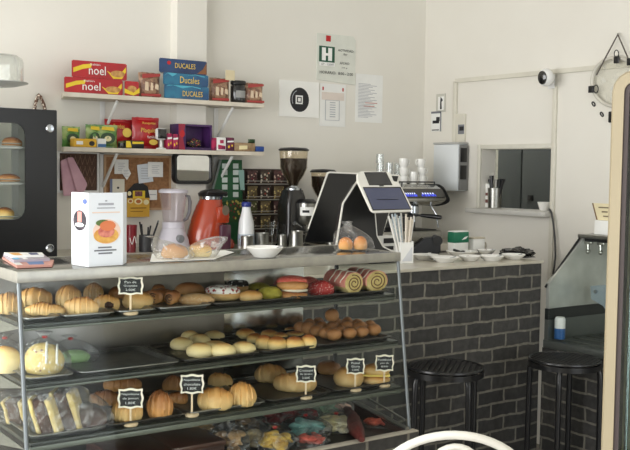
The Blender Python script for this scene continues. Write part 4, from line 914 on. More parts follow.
# pink paper bag and its twin hanging from the shelf
pk = M('pink_paper', (214,172,184), .8, col2=(200,156,170), scale=14)
t = thing('pink_bag', 'pink folded bag hanging in front of the brown pin board', 'bag', (at(74,160,Y=YB-.05).x, YB-.05, at(74,196,Y=YB-.05).z))
g = lambda x,y: at(x,y,Y=YB-.05)-BASE[t.name]
bm = BM(); prism(bm, [g(61,161),(g(70,157)),g(76,172),g(78.5,195),g(64,196)], (0,.012,0)); bmesh.ops.bevel(bm, geom=bm.edges[:], offset=.003, segments=2, affect='EDGES'); mkobj('long_flap', bm, pk, t)
bm = BM(); prism(bm, [g(66,158)-Vector((0,.014,0)),g(72,157)-Vector((0,.014,0)),g(86.5,184)-Vector((0,.014,0)),g(84,191)-Vector((0,.014,0)),g(76,193)-Vector((0,.014,0))], (0,.012,0)); bmesh.ops.bevel(bm, geom=bm.edges[:], offset=.003, segments=2, affect='EDGES'); mkobj('slanting_flap', bm, pk, t)
# rope loop above the warming cabinet
rp = specks('striped_rope', (96,66,48), (236,226,210), 90, .42, bump=.2)
bm = BM(); q = [at(x,y,Y=YB-.02) for x,y in ((34,112),(35,106),(37.5,97),(38.8,95),(40.5,97),(44,105),(45.5,112))]; tube(bm, q, .009, 8)
t = thing('hanging_rope', 'brown and white rope loop on the wall above the black cabinet', 'rope', q[0]); mkobj('rope', bm, rp, t, world=True)
bm = BM(); pp = at(38.8,94.6,Y=YB-.016); tube(bm, [pp, pp+Vector((0,.014,0))], .004, 8); mkobj('nail', bm, m_steel, t, world=True)
# mirror
x0,x1,z0,z1 = rect(173,152,211.5,184,YP-.02); t = thing('wall_mirror', 'rounded black-framed mirror under the lower shelf', 'mirror', ((x0+x1)/2, YP-.012, (z0+z1)/2)); w, h = x1-x0, z1-z0
bm = BM(); L = [[(x,y_,z) for x,z in rr(w+a,h+a,.035+a/2)] for a,y_ in ((0,.010),(0,-.02),(-.008,-.026),(-.030,-.026),(-.036,-.016))]; loft(bm, L); mkobj('mirror_frame', bm, m_black, t)
bm = BM(); prism(bm, [(x,-.0168,z) for x,z in rr(w-.038,h-.038,.02)], (0,.0006,0)); mkobj('mirror_glass', bm, M('mirror_glass', (225,226,224), .03, 1.0), t)
# ------------------------------------------------------------------ on the service counter
# black warming cabinet with a rounded window
YW = 4.24; x1 = at(57,180,Y=YW).x; xwin = at(25.5,175,Y=YW).x; zt = at(30,108.5,Y=YW).z; zw1 = at(12,122.5,Y=YW).z; zw0 = at(12,222,Y=YW).z; x0 = x1-.86
t = thing('warming_cabinet', 'black glass-fronted warming cabinet with a rounded window at the left edge', 'cabinet', ((x0+x1)/2, YW+.24, HB))
cx = (x0+x1)/2; W = x1-x0; H = zt-HB; y0 = -.24
bm = BM(); box(bm,-W/2,-W/2+.02,y0+.012,.24,.02,H-.002); box(bm,W/2-.02,W/2,y0+.012,.24,.02,H-.002); box(bm,-W/2+.02,W/2-.02,y0+.012,.24,H-.02,H-.002); box(bm,-W/2+.02,W/2-.02,y0+.012,.24,.02,.05); box(bm,-W/2+.02,-W/2+.05,.225,.24,.05,H-.02); box(bm,W/2-.05,W/2-.02,.225,.24,.05,H-.02)
mkobj('body_shell', bm, M('cabinet_lining', (196,196,190), .4, .3), t)
wc = ((x0+.10)+xwin)/2-cx; ww = xwin-(x0+.10); wh = zw1-zw0; wz = (zw0+zw1)/2-HB
bm = BM(); L = []
for (w_a,h_a,r_a,ox,oz,yy) in ((W,H-.0,.006,0,H/2,y0+.011),(W,H-.0,.006,0,H/2,y0),(ww,wh,.05,wc,wz,y0),(ww,wh,.05,wc,wz,y0+.011)):
    L.append([(x+ox,yy,z+oz+.004) for x,z in rr(w_a,h_a-.012,r_a)])
loft(bm, L, False, False); a = None
mkobj('front_panel', bm, M('cabinet_black', (15,16,18), .28), t)
mkobj('rear_glass', box(BM(), -W/2+.051, W/2-.051, .228, .234, .0505, H-.0205), m_case, t)
bm = BM(); prism(bm, [(x+wc,y0+.006,z+wz) for x,z in rr(ww,wh-.01,.05)], (0,.003,0)); mkobj('window_pane', bm, m_case, t)
for zz in (128.5,248):
    pz = at(49.5,zz,Y=YW); r_ = 4.2*mpp(pz); bm = BM(); rings = [[(math.cos(i*PI/10)*q, y_, math.sin(i*PI/10)*q) for i in range(20)] for q,y_ in ((r_,0),(r_,-.008),(r_*.8,-.012),(r_*.3,-.011))]
    for rg in rings:
        for i in range(20): rg[i] = (rg[i][0]+pz.x-cx, rg[i][1]+y0-.0005, rg[i][2]+pz.z-HB)
    loft(bm, rings); mkobj('knob', bm, m_chrome, t)
fl = M('foil_tray', (190,190,186), .3, .8, scale=50, bump=.4)
for yy in (148,184,221):
    z_ = at(12,yy,Y=YW+.04).z-HB
    bm = BM(); box(bm,-W/2+.021,W/2-.021,y0+.03,.2,z_,z_+.006)
    for k in range(3): tube(bm, [(-W/2+.03,y0+.03,z_+.012*k-.004),(xwin-cx-.01,y0+.03,z_+.012*k-.004)], .003, 6)
    mkobj('wire_shelf', bm, fl, t)
for k in range(4): bm = BM(); box(bm, (-W/2+.02,W/2-.06)[k%2], (-W/2+.06,W/2-.02)[k%2], (y0+.02,.18)[k//2], (y0+.06,.22)[k//2], 0, .0195); mkobj('foot', bm, m_black, t)
for yy, rc, lb, mt in ((148,(2,137,22,147),'brown bun on the upper rack inside the black cabinet',k_brown),(184,(-2,175,20,183.5),'brown bun on the middle rack inside the black cabinet',k_brown),(221,(-4,209,14,220.5),'golden bun on the bottom rack inside the black cabinet',k_toast)):
    z_ = at(12,yy,Y=YW+.04).z+.0065; p = at((rc[0]+rc[2])/2,rc[3],Y=YW+.13); w_b = (rc[2]-rc[0])*mpp(p); single('bun', lb, 'bun', blob(BM(),(0,0,0),(w_b/2,.05,(rc[3]-rc[1])*mpp(p)),.06,2,4,20), mt, (p.x,YW+.13,z_+.0005))
# cake dome on a stand on top of the cabinet
pc = at(-7,86,Y=YW+.24); s = mpp(pc); zc0 = pc.z
t = thing('cake_stand', 'clear domed cake carrier at the upper left corner', 'cake stand', (pc.x,YW+.24,HB+H+.001)); dz = zc0-(HB+H+.001)
mkobj('pedestal', lathe(BM(), [(0,0),(.08,0),(.08,.006),(.012,.02),(.012,dz-.02),(.04,dz-.0005),(0,dz-.0005)]), m_white, t)
mkobj('plate', lathe(BM(), [(0,dz),(23*s,dz+.2*s),(34*s,dz+3.2*s),(34*s,dz+4*s),(23*s,dz+1.2*s),(0,dz+1.2*s)], seg=40), M('grey_plastic_plate', (176,178,176), .3), t)
mkobj('dome', lathe(BM(), [(29.5*s,dz+4.2*s),(29.5*s,dz+24*s),(28*s,dz+28*s),(24*s,dz+30.5*s),(0,dz+32*s),(0,dz+31.3*s),(24*s,dz+29.8*s),(27.3*s,dz+27.6*s),(28.8*s,dz+24*s),(28.8*s,dz+4.2*s)], seg=48), glass('dome_plastic', (252,253,252), .7, .05, .1, white=.16, wscale=3), t)
# ------------------------------------------------------------------ machines along the back wall
def stand(x, Y, y=252): p = at(x,y,Y=Y); p.z = HB+.0006; return p, mpp(p), (lambda yy: at(x,yy,Y=Y).z-HB)
YM = 4.5
# dark red tumbler and pen cup
p, s, zz = stand(131,YM)
t = thing('tumbler', 'dark red tumbler between the menu stand and the pen cup', 'cup', p)
mkobj('cup_body', lathe(BM(), [(0,0),(4.6*s,0),(6*s,zz(225)),(5.6*s,zz(225)),(4.3*s,.01),(0,.01)]), M('dark_red_ceramic', (122,24,34), .3, coat=.3), t)
bm = BM(); tube(bm, [(math.cos(a)*5.45*s*1.0, -math.sin(a)*5.45*s, zz(240)+.02*math.sin(a*6)) for a in [.9+i*.1 for i in range(14)]], .0016, 6); mkobj('white_scroll', bm, m_whitep, t)
p, s, zz = stand(146,YM)
t = thing('pen_cup', 'black mesh cup of pens left of the blender', 'pen cup', p)
mkobj('cup_body', lathe(BM(), [(0,0),(7*s,0),(7*s,zz(235)),(6.5*s,zz(235)),(6.5*s,.01),(0,.01)]), M('dark_mesh', (46,46,48), .5), t)
for i,(dx,dy,ty,lx,c_) in enumerate(((-5,-2,224,-1,m_ink),(-3,2,222,-3,m_black),(0,-3,227,1,m_ink),(2,2,226,4,m_black),(4,-2,223,8,m_ink),(5,1,221,9,M('grey_pen',(90,92,96),.4)))):
    bm = BM(); tube(bm, [(dx*s*.6,dy*s*.6,.012),((dx+lx)*s,dy*s,zz(ty))], [.004,.0045], 8)
    single('pen', ['black pen leaning left in the cup','black marker upright in the cup','short black pen at the cup rim','black pen at the middle of the cup','long pen leaning right in the cup','grey pen leaning farthest right in the cup'][i], 'pen', bm, c_, p, 'pens in the cup')
# blender
p, s, zz = stand(173,YM)
lav = M('pale_lilac_plastic', (206,202,212), .35, scale=5)
t = thing('blender', 'pale grey kitchen blender with a clear jug, beside the orange juicer', 'blender', p)
zj = zz(228)
mkobj('motor_base', lathe(BM(), [(0,0),(17*s,0),(17*s,.012),(15.5*s,zz(240)),(12*s,zz(231)),(11*s,zj),(0,zj)], seg=28), lav, t)
bm = BM(); dial = [[(math.cos(i*PI/9)*q, y_, zz(238)+math.sin(i*PI/9)*q) for i in range(18)] for q,y_ in ((4*s,-13.2*s),(4*s,-17*s),(3*s,-18*s))]; loft(bm, dial); mkobj('dial', bm, M('dial_grey', (120,122,126), .4), t)
mkobj('jug_collar', lathe(BM(), [(10.6*s,zj+.0005),(11.2*s,zj+.001),(11*s,zz(222)),(10*s,zz(222)),(10*s,zj+.0005)], closed=True), lav, t)
mkobj('jug', lathe(BM(), [(0,zz(222)),(10*s,zz(222)),(13.6*s,zz(195)),(14*s,zz(193)),(13.2*s,zz(193)),(12.8*s,zz(195)),(9.4*s,zz(221)),(0,zz(221))], seg=28), glass('frosted_jug', (252,250,252), .5, .05, .15, white=.22, wscale=4, wcol=(236,230,234)), t)
mkobj('jug_lid', lathe(BM(), [(14.6*s,zz(193)+.0005),(14.6*s,zz(190.5)),(12*s,zz(189)),(0,zz(189))], seg=28), lav, t)
bm = BM(); tube(bm, [(12.9*s,-.01,zz(196)),(16*s,-.012,zz(196.5)),(17.5*s,-.012,zz(202)),(17*s,-.012,zz(212)),(14*s,-.012,zz(219)),(10.6*s,-.008,zz(221))], [.008,.009,.010,.010,.009,.008], 10); mkobj('handle', bm, M('handle_grey', (124,122,126), .4), t)
# orange juicer
p, s, zz = stand(206,4.52)
org = M('orange_enamel', (172,60,30), .24, coat=.6, scale=6)
t = thing('juicer', 'orange upright juicer with a black top', 'juicer', p)
rings = []
for yy, x_, rx in ((252,-1,22),(246,-1,21.5),(232,0,19.5),(218,1.5,16.5),(206,3.5,13.5),(199.5,5,11.5)):
    rings.append([(x_*s+math.cos(a)*rx*s, math.sin(a)*min(rx,17)*s, max(0,zz(yy))) for a in [i*PI/14 for i in range(28)]])
rings[0] = [(x,y,0) for x,y,z in rings[0]]
mkobj('body', loft(BM(), rings), org, t)
rg = lambda yy,x_,rx: [(x_*s+math.cos(a)*rx*s, math.sin(a)*rx*s, zz(yy)) for a in [i*PI/14 for i in range(28)]]
mkobj('steel_collar', loft(BM(), [rg(199.3,5,12),rg(196.5,5.3,12.3)]), m_chrome, t)
mkobj('top_cap', loft(BM(), [rg(196.3,5.3,12.6),rg(193.5,5.5,13.4),rg(191,6.5,11.5),rg(189.5,7,7)]), m_black, t)
bm = BM(); tube(bm, [(-5*s,-8*s,zz(195)),(-4*s,-11*s,zz(191.5)),(6*s,-12.5*s,zz(192.5)),(16*s,-11*s,zz(193)),(18*s,-7*s,zz(195))], .010, 10); mkobj('cap_lever', bm, m_black, t)
bm = BM(); box(bm, 6*s, 18*s, -19*s, -10*s, 0, zz(224), .008); mkobj('pulp_container', bm, M('smoky_purple_plastic', (84,48,64), .25, coat=.4), t)
bm = BM(); box(bm, 3*s, 17*s, -17.5*s, -9*s, zz(223), zz(206), .012); mkobj('spout', bm, org, t)
bm = BM(); prism(bm, [(12*s+x,-17.9*s,zz(210)+z) for x,z in disc_pts(0,0,4*s,5*s)], (0,.004,0)); mkobj('emblem', bm, M('bronze_emblem', (132,120,104), .4, .5), t)
bm = BM(); blob(bm, (23*s,-4*s,0), (5.5*s,9*s,zz(238)), .05, 2, 1, 18); mkobj('side_lobe', bm, org, t)
# milk bottle and steel jugs
p, s, zz = stand(246,4.44)
t = thing('milk_bottle', 'white milk bottle with a blue cap', 'bottle', p)
mkobj('bottle_body', lathe(BM(), [(0,0),(8*s,0),(8.3*s,.006),(8.2*s,zz(232)),(7.4*s,zz(222)),(4.6*s,zz(211)),(4.2*s,zz(207)),(0,zz(207))]), M('milk_white', (236,238,240), .3, coat=.2, scale=3), t)
mkobj('cap', lathe(BM(), [(4.7*s,zz(206.8)),(4.9*s,zz(206)),(4.9*s,zz(203)),(4.2*s,zz(202)),(0,zz(202))]), M('blue_cap', (34,48,128), .35), t)
bm = BM(); lathe(bm, [(8.35*s,zz(246)),(8.45*s,zz(246)),(8.45*s,zz(234)),(8.35*s,zz(234))], closed=True); mkobj('label_band', bm, M('pale_blue_label', (180,192,206), .5), t)
for x_, r_, yt, Y_, lb, hd in ((247,6.5,236,4.34,'small steel milk jug in front of the white bottle',-1),(262,7.2,233,4.40,'steel milk jug right of the white bottle',1),(282,4.6,235,4.38,'slim steel cup left of the big grinder',0),(296,7,231,4.30,'steel cup under the grinder spout',1)):
    p, s, zz = stand(x_,Y_)
    t = thing('steel_jug', lb, 'jug', p)
    mkobj('jug_body', lathe(BM(), [(0,0),(r_*s,0),(r_*s*1.02,.01),(r_*s*.94,zz(yt)*.7),(r_*s,zz(yt)),(r_*s*.93,zz(yt)),(r_*s*.86,zz(yt)*.7),(r_*s*.93,.012),(0,.012)]), m_steel, t)
    if hd:
        bm = BM(); tube(bm, [(hd*r_*s*.97,-.004,zz(yt)*.82),(hd*r_*s*1.5,-.006,zz(yt)*.8),(hd*r_*s*1.5,-.006,zz(yt)*.35),(hd*r_*s*.98,-.004,zz(yt)*.25)], .003, 8); mkobj('handle', bm, m_steel, t)
p, s, zz = stand(272,4.52)
t = thing('glass_pitcher', 'glass pitcher behind the steel jugs', 'pitcher', p)
mkobj('pitcher_body', lathe(BM(), [(0,0),(6*s,0),(7*s,zz(236)),(8*s,zz(222)),(7.4*s,zz(222)),(6.4*s,zz(236)),(5.4*s,.01),(0,.01)]), m_clear, t)
bm = BM(); tube(bm, [(7.6*s,-.004,zz(225)),(10.5*s,-.006,zz(226)),(10*s,-.006,zz(238)),(6.6*s,-.004,zz(241))], .004, 8); mkobj('handle', bm, m_clear, t)
# coffee grinders
m_beans = specks('coffee_beans', (34,22,17), (48,31,23), 110, .3)
hop = glass('hopper_plastic', (250,246,238), .6, .05, .06)
def grinder(x_, Y_, k, label, full):
    p, s, zz = stand(x_,Y_); s *= k; q = lambda yy: zz(yy)
    t = thing('coffee_grinder', label, 'coffee grinder', p)
    y_l, y_h, y_b, y_c = full
    R_ = 15*s
    pr = [(4.5*s,q(y_c)),(6*s,q(y_c-4*k)),(10.5*s,q(y_c-11*k)),(13.6*s,q(y_c-18*k)),(14.4*s,q(y_l+.7))]
    mkobj('hopper', lathe(BM(), pr+[(r-.003,z) for r,z in pr[::-1]], closed=True, seg=32), hop, t)
    pb = [(0,q(y_c)+.001)]+[(r-.005,z+.001) for r,z in pr[:-1]]+[(13.6*s,q(y_b)),(0,q(y_b))]
    b = mkobj('beans', lathe(BM(), pb, seg=28), m_beans, t); b['kind'] = 'stuff'
    mkobj('hopper_lid', lathe(BM(), [(15*s,q(y_l+.6)),(15.4*s,q(y_l-.6)),(13*s,q(y_l-2.3)),(0,q(y_l-3))], seg=32), m_black, t)
    mkobj('collar', lathe(BM(), [(0,q(y_c+4)),(8.2*s,q(y_c+4)),(8.2*s,q(y_c+2.4)),(5*s,q(y_c+1.6)),(4.4*s,q(y_c)),(0,q(y_c))]), m_chrome, t)
    bm = BM(); rings = []
    for yy, xa_, xb_, ya_, yb_ in ((252,-14,21,-14,14),(247,-14,21,-14,14),(243,-12.5,10,-10,12),(205,-12.5,12,-10,12),(y_c+8,-10,9,-9,10),(y_c+4,-9,8,-8,9)):
        z_ = max(0,q(yy)) if yy < 252 else 0
        rings.append([(x+(xa_+xb_)/2*s, y+(ya_+yb_)/2*s, z_) for x,y in rr((xb_-xa_)*s,(yb_-ya_)*s,4*s)])
    mkobj('body', loft(BM(), rings), M('grinder_black', (26,24,24), .25, coat=.3), t)
    bm = BM(); lathe(bm, [(0,q(224)),(7.5*s,q(224)),(9.6*s,q(221)),(9.6*s,q(203)),(0,q(203))], (8*s,-12*s,0)); mkobj('dosing_chamber', bm, m_steel, t)
    bm = BM(); lathe(bm, [(9.9*s,q(203)),(9.9*s,q(201.5)),(7*s,q(199)),(0,q(198.5))], (8*s,-12*s,0)); mkobj('chamber_lid', bm, m_black, t)
    aa = [-.95+i*.14-.35 for i in range(12)]
    bm = BM(); prism(bm, [(8*s+math.sin(a)*9.9*s,-12*s-math.cos(a)*9.9*s,q(215)) for a in aa]+[(8*s+math.sin(a)*9.65*s,-12*s-math.cos(a)*9.65*s,q(215)) for a in aa[::-1]], (0,0,q(206.5)-q(215))); mkobj('white_label', bm, m_whitep, t)
    bm = BM(); prism(bm, [(8*s+math.sin(a)*10*s,-12*s-math.cos(a)*10*s,q(212)) for a in aa[2:8]]+[(8*s+math.sin(a)*9.9*s,-12*s-math.cos(a)*9.9*s,q(212)) for a in aa[2:8][::-1]], (0,0,q(209.6)-q(212))); mkobj('label_print', bm, m_ink, t)
    bm = BM(); tube(bm, [(-1*s,-17*s,q(226)),(-8*s,-19*s,q(223)),(-12*s,-20*s,q(222))], [.004,.007,.011], 10); mkobj('dosing_lever', bm, m_chrome, t)
    bm = BM(); tube(bm, [(3*s,-12*s,q(231)),(3*s,-24*s,q(231)),(13*s,-24*s,q(231)),(13*s,-12*s,q(231))], .004, 8); mkobj('holder_fork', bm, m_steel, t)
    return t
grinder(292.5,4.46,1.0,'big black coffee grinder with a full clear hopper',(150.3,0,158.5,186))
grinder(322,4.60,.86,'second coffee grinder half hidden behind the black till screen',(172,0,176.5,201.5))
# canister
p, s, zz = stand(331,4.36)
t = thing('canister', 'small steel canister with a white lid between grinder and till', 'canister', p)
mkobj('body', lathe(BM(), [(0,0),(5.6*s,0),(5.6*s,zz(224)),(0,zz(224))]), m_steel, t); mkobj('lid', lathe(BM(), [(6.4*s,zz(223.8)),(6.4*s,zz(220)),(5.6*s,zz(219)),(0,zz(219))]), m_white, t)
# espresso machine
YE = 4.30; ex1 = at(447,215,Y=YE).x-.01; ex0 = ex1-.58; ez = lambda yy: at(425,yy,Y=YE).z-HB; ecx = (ex0+ex1)/2; ew = (ex1-ex0)/2
t = thing('espresso_machine', 'steel two-group espresso machine with lit blue displays and cups on top', 'coffee machine', (ecx, YE+.22, HB+.0006))
mkobj('drip_base', box(BM(), -ew+.01, ew-.01, -.20, .20, .012, ez(231), .008), m_steel, t)
mkobj('drip_grille', box(BM(), -ew+.03, ew-.05, -.195, .0, ez(231)+.0005, ez(231)+.006, .002), m_dark, t)
mkobj('backsplash', box(BM(), -ew+.02, ew-.03, .02, .20, ez(231)+.0005, ez(206), .004), M('machine_grey', (110,110,108), .35, .6), t)
bm = BM(); rings = []
prof = [(-.20,ez(204)),(-.235,ez(201)),(-.235,ez(197.5)),(-.19,ez(189)),(-.15,ez(185.5)),(.21,ez(185)),(.21,ez(206)),(-.14,ez(206))]
prism(bm, [(-ew+.01,y,z) for y,z in prof], (2*ew-.02,0,0)); bmesh.ops.bevel(bm, geom=bm.edges[:], offset=.005, segments=2, affect='EDGES'); mkobj('upper_body', bm, M('machine_steel', (200,200,196), .25, 1.0, col2=(180,180,176), scale=8), t)
for sx in (-1,1):
    bm = BM(); prism(bm, [(sx*(ew-.0095),y*1.04,z+(.006 if z>ez(196) else -.006)) for y,z in prof], (sx*.022,0,0)); bmesh.ops.bevel(bm, geom=bm.edges[:], offset=.006, segments=2, affect='EDGES'); mkobj('end_cap', bm, m_black, t)
bm = BM(); prism(bm, [(-ew+.015,-.2365,ez(197.5)),(-ew+.015,-.1905,ez(189.2)),(-ew+.015,-.1925,ez(188.9)),(-ew+.015,-.2385,ez(197.3))], (2*ew-.03,0,0)); mkobj('button_strip', bm, m_blackg, t)
blue = M('lit_blue_display', (60,80,230), .3, emit=.9, scale=120, col2=(20,26,120), mid=(.45,.55)); lit = M('lit_white_digits', (200,210,255), .3, emit=1.0)
for xa_, xb_ in ((404.5,416.5),(421,435)):
    xa = at(xa_,193,Y=YE).x-ecx; xb = at(xb_,193,Y=YE).x-ecx
    dv = Vector((0,-.1915+.2370,ez(189.5)-ez(197))); A = Vector((xa,-.2372,ez(197.4))); A2 = Vector((xb,-.2372,ez(197.4)))
    nrm = Vector((0,-.0012,.0006)); lo, hi = .12, .92
    bm = BM(); prism(bm, [A+dv*lo+nrm, A2+dv*lo+nrm, A2+dv*hi+nrm, A+dv*hi+nrm], nrm); d_ = mkobj('button_display', bm, blue, t)
    bm = BM(); L_ = (A2-A)
    for k in range(5): f0 = .1+k*.18; prism(bm, [A+L_*f0+dv*.4+nrm*2.1, A+L_*(f0+.09)+dv*.4+nrm*2.1, A+L_*(f0+.09)+dv*.75+nrm*2.1, A+L_*f0+dv*.75+nrm*2.1], nrm*.4)
    mkobj('lit_symbols', bm, lit, d_)
for gx in (398,426.5):
    xg = at(gx,210,Y=YE).x-ecx
    bm = BM(); lathe(bm, [(0,ez(214)),(.036,ez(214)),(.036,ez(207)),(.030,ez(206)-.0005),(0,ez(206)-.0005)], (xg,-.10,0)); g_ = mkobj('group_head', bm, m_chrome, t)
    bm = BM(); lathe(bm, [(0,ez(219)),(.026,ez(218)),(.034,ez(214.2)),(0,ez(214.2))], (xg,-.10,0)); tube(bm, [(xg,-.13,ez(216)),(xg+.015,-.16,ez(216))], .007, 8); mkobj('filter_holder', bm, m_chrome, t)
    bm = BM(); tube(bm, [(xg+.015,-.155,ez(216)),(xg+.06,-.24,ez(217)),(xg+.075,-.27,ez(217.5))], [.010,.014,.012], 10); mkobj('filter_handle', bm, m_black, t)
    bm = BM(); tube(bm, [(xg-.008,-.10,ez(218.5)),(xg-.008,-.10,ez(223))], .006, 8); tube(bm, [(xg+.010,-.10,ez(218.5)),(xg+.010,-.10,ez(223))], .006, 8); mkobj('spout', bm, m_chrome, t)
bm = BM(); tube(bm, [(ew-.07,-.16,ez(206)),(ew-.06,-.20,ez(215)),(ew-.05,-.21,ez(228))], .005, 8); mkobj('steam_wand', bm, m_chrome, t)
bm = BM()
for a_,b_ in (((-ew+.03,-.145),(ew-.03,-.145)),((ew-.03,-.145),(ew-.03,.2)),((-ew+.03,-.145),(-ew+.03,.2))): tube(bm, [(a_[0],a_[1],ez(185)+.016),(b_[0],b_[1],ez(185)+.016)], .004, 8)
for x in (-ew+.03,0,ew-.03): tube(bm, [(x,-.145,ez(185.4)),(x,-.145,ez(185)+.016)], .004, 8)
mkobj('cup_rail', bm, m_black, t)
for k in range(4): mkobj('foot', lathe(BM(), [(0,0),(.018,0),(.018,.0118),(0,.0118)], ((-1,1)[k%2]*(ew-.06),(-.16,.16)[k//2],0)), m_black, t)
ZE = HB+.0006+ez(185)+.0008
def cup(cx, yb, yt, rp, label, hd, Y, mat=None, tall=None, z=None):
    p = at(cx,yb,Y=Y); s = mpp(p); h = at(cx,yt,Y=Y).z-p.z; r = rp*s; z0 = z if z else p.z
    if mat:
        return single('drinking_glass', label, 'glass', lathe(BM(), [(0,h),(r*.9,h),(r,.0),(r*.93,0),(r*.82,h*.93),(0,h*.93)]), mat, (p.x,Y,z0), 'upturned glasses on the coffee machine'), z0+h
    t = thing('coffee_cup', label, 'cup', (p.x,Y,z0), 'white cups on the coffee machine')
    mkobj('cup_body', lathe(BM(), [(0,0),(r*.72,0),(r*.76,.003),(r*.98,h*.45),(r,h),(r*.9,h),(r*.86,h*.45),(r*.6,.008),(0,.006)]), m_ceram, t)
    bm = BM(); tube(bm, [(r*.93,-.002,h*.82),(r*1.45,-.004,h*.84),(r*1.6,-.004,h*.55),(r*1.3,-.004,h*.26),(r*.9,-.002,h*.24)], .0042, 8)
    for v in bm.verts: v.co.x *= hd
    mkobj('handle', bm, m_ceram, t)
    return t, z0+h
m_glassg = glass('tumbler_glass', (250,252,252), .8, .10, .05, white=.16, wscale=30)
YG = 4.50
def stack(items, Y):
    z = ZE
    for (cx,yb,yt,rp,lb,hd,mt) in items:
        p = at(cx,yb,Y=Y); h = at(cx,yt,Y=Y).z-p.z
        cup(cx,yb,yt,rp,lb,hd,Y,mt,z=z+.0006); z += h*(.995 if mt else 1.0)+.0008
stack([(380,183,162,4.2,'upturned glass at the left end, under another glass',0,m_glassg),(380,162,153,4.2,'upturned glass stacked on top of another',0,m_glassg)],YG)
stack([(389,183,161.5,4.2,'upturned glass second from the left, standing alone',0,m_glassg)],YG)
stack([(397.5,183,162,4.2,'upturned glass next to the left cup stack',0,m_glassg)],YG+.03)
stack([(403.5,185,177,4.3,'white cup at the bottom of the left stack',1,None),(403.5,177,168.5,4.3,'white cup in the middle of the left stack',1,None),(403.5,168.5,159.5,4.5,'white cup on top of the left stack',1,None)],4.44)
stack([(413,185,172.5,4.6,'single white cup between the two stacks',1,None)],4.44)
stack([(421.5,185,176.5,4.3,'white cup at the bottom of the right stack',1,None),(421.5,176.5,168.5,4.3,'white cup in the middle of the right stack',1,None),(420.5,168.5,160,4.5,'white cup on top of the right stack',-1,None)],4.44)
# green card stand and packet rack against the wall
Yg = YB-.075
G = lambda x,y: at(x,y,Y=Yg)
t = thing('ticket_stand', 'tall dark green ticket stand with rows of white cards', 'display stand', (G(226,225).x, Yg, HB+.0006))
b_ = BASE[t.name]; q = lambda x,y: G(x,y)-b_
bt = 0
bm = BM(); prism(bm, [Vector((q(208,230).x,0,0)),Vector((q(243,230).x,0,0)),q(242,160),q(222,159.5),q(213,192)], (0,.012,0)); mkobj('panel', bm, M('dark_green_board', (24,84,48), .45, scale=8), t)
bm = BM(); prism(bm, [Vector((q(206,230).x,-.001,0)),Vector((q(208.2,230).x,-.001,0)),q(213.2,192)+Vector((0,-.001,0)),q(222,159.5)+Vector((0,-.001,0)),q(220,159.5)+Vector((0,-.001,0)),q(211.5,192)+Vector((0,-.001,0))], (0,.016,0)); mkobj('grey_edge', bm, M('grey_edge', (120,128,124), .5), t)
pale = M('pale_card', (206,216,212), .7)
for i, yy in enumerate((163.5,170,177.5,184.5,192)):
    for xa in (222,233):
        bm = BM(); w_ = 5.2; prism(bm, [q(xa,yy+5)-Vector((0,.003,0)),q(xa+w_,yy+5)-Vector((0,.003,0)),q(xa+w_,yy)-Vector((0,.003,0)),q(xa,yy)-Vector((0,.003,0))], (0,.0028,0)); mkobj('card', bm, pale, t)
bm = BM(); prism(bm, [q(214,222)-Vector((0,.005,0)),q(242,222)-Vector((0,.005,0)),q(241,198)-Vector((0,.005,0)),q(217,203)-Vector((0,.005,0))], (0,.004,0)); mkobj('bottom_poster', bm, specks('green_gold_poster', (34,74,34), (186,170,84), 55, .4, spot2=(120,40,40)), t)
bm = BM(); prism(bm, [q(238,170)-Vector((0,.006,0)),q(243.5,170)-Vector((0,.006,0)),q(244,190)-Vector((0,.006,0)),q(240,190)-Vector((0,.006,0))], (0,.0022,0)); mkobj('plastic_pocket', bm, M('pale_teal_pocket', (150,186,178), .4), t)
Yr = YB-.05
t = thing('packet_rack', 'dark wire rack of small packets beside the green stand', 'rack', (at(266,225,Y=Yr).x, Yr, HB+.0006)); b_ = BASE[t.name]
q = lambda x,y: at(x,y,Y=Yr)-b_
bm = BM(); box(bm, q(245,200).x, q(296,200).x, .02, .026, 0, q(266,169).z); mkobj('rack_back', bm, M('rack_dark', (60,46,40), .6), t)
for yy in (184.5,200,214.5,229):
    bm = BM(); z_ = q(266,yy).z; box(bm, q(245,200).x, q(296,200).x, -.012, .0195, z_, z_+.005, .001); tube(bm, [(q(245,200).x,-.014,z_+.02),(q(296,200).x,-.014,z_+.02)], .0025, 6); mkobj('rack_rail', bm, M('rack_rail_grey', (168,164,156), .4, .3), t)
pc_ = [specks('packet_film_a', (74,46,44), (196,170,150), 60, .3, spot2=(120,30,40)), specks('packet_film_b', (66,54,44), (190,180,160), 55, .34, spot2=(150,60,50)), specks('packet_film_c', (88,86,50), (210,200,170), 60, .32, spot2=(90,110,50)), specks('packet_film_d', (100,86,56), (200,180,110), 60, .3, spot2=(90,50,40))]
nmr = ('top','second','third','bottom'); nmc = ('left','middle','right','far right')
for r_, (yt,yb) in enumerate(((171.5,184),(187,199.5),(202,214),(217,228.5))):
    for c_ in range(4):
        xa = 246.5+c_*13.2; xb = xa+12; p = at((xa+xb)/2,yb,Y=Yr); s = mpp(p); w_ = (xb-xa)*s*.97*1.12; h = at(xa,yt,Y=Yr).z-p.z
        single('food_packet', 'small packet in the wire rack, %s row, %s column' % (nmr[r_],nmc[c_]), 'packet', pillow(BM(), w_*.9, h, .018, seed=r_*5+c_), pc_[(r_*3+c_*(1+r_%2))%4 if r_ else c_%2], (p.x,Yr+.003,p.z+.0056), 'packets in the wire rack')
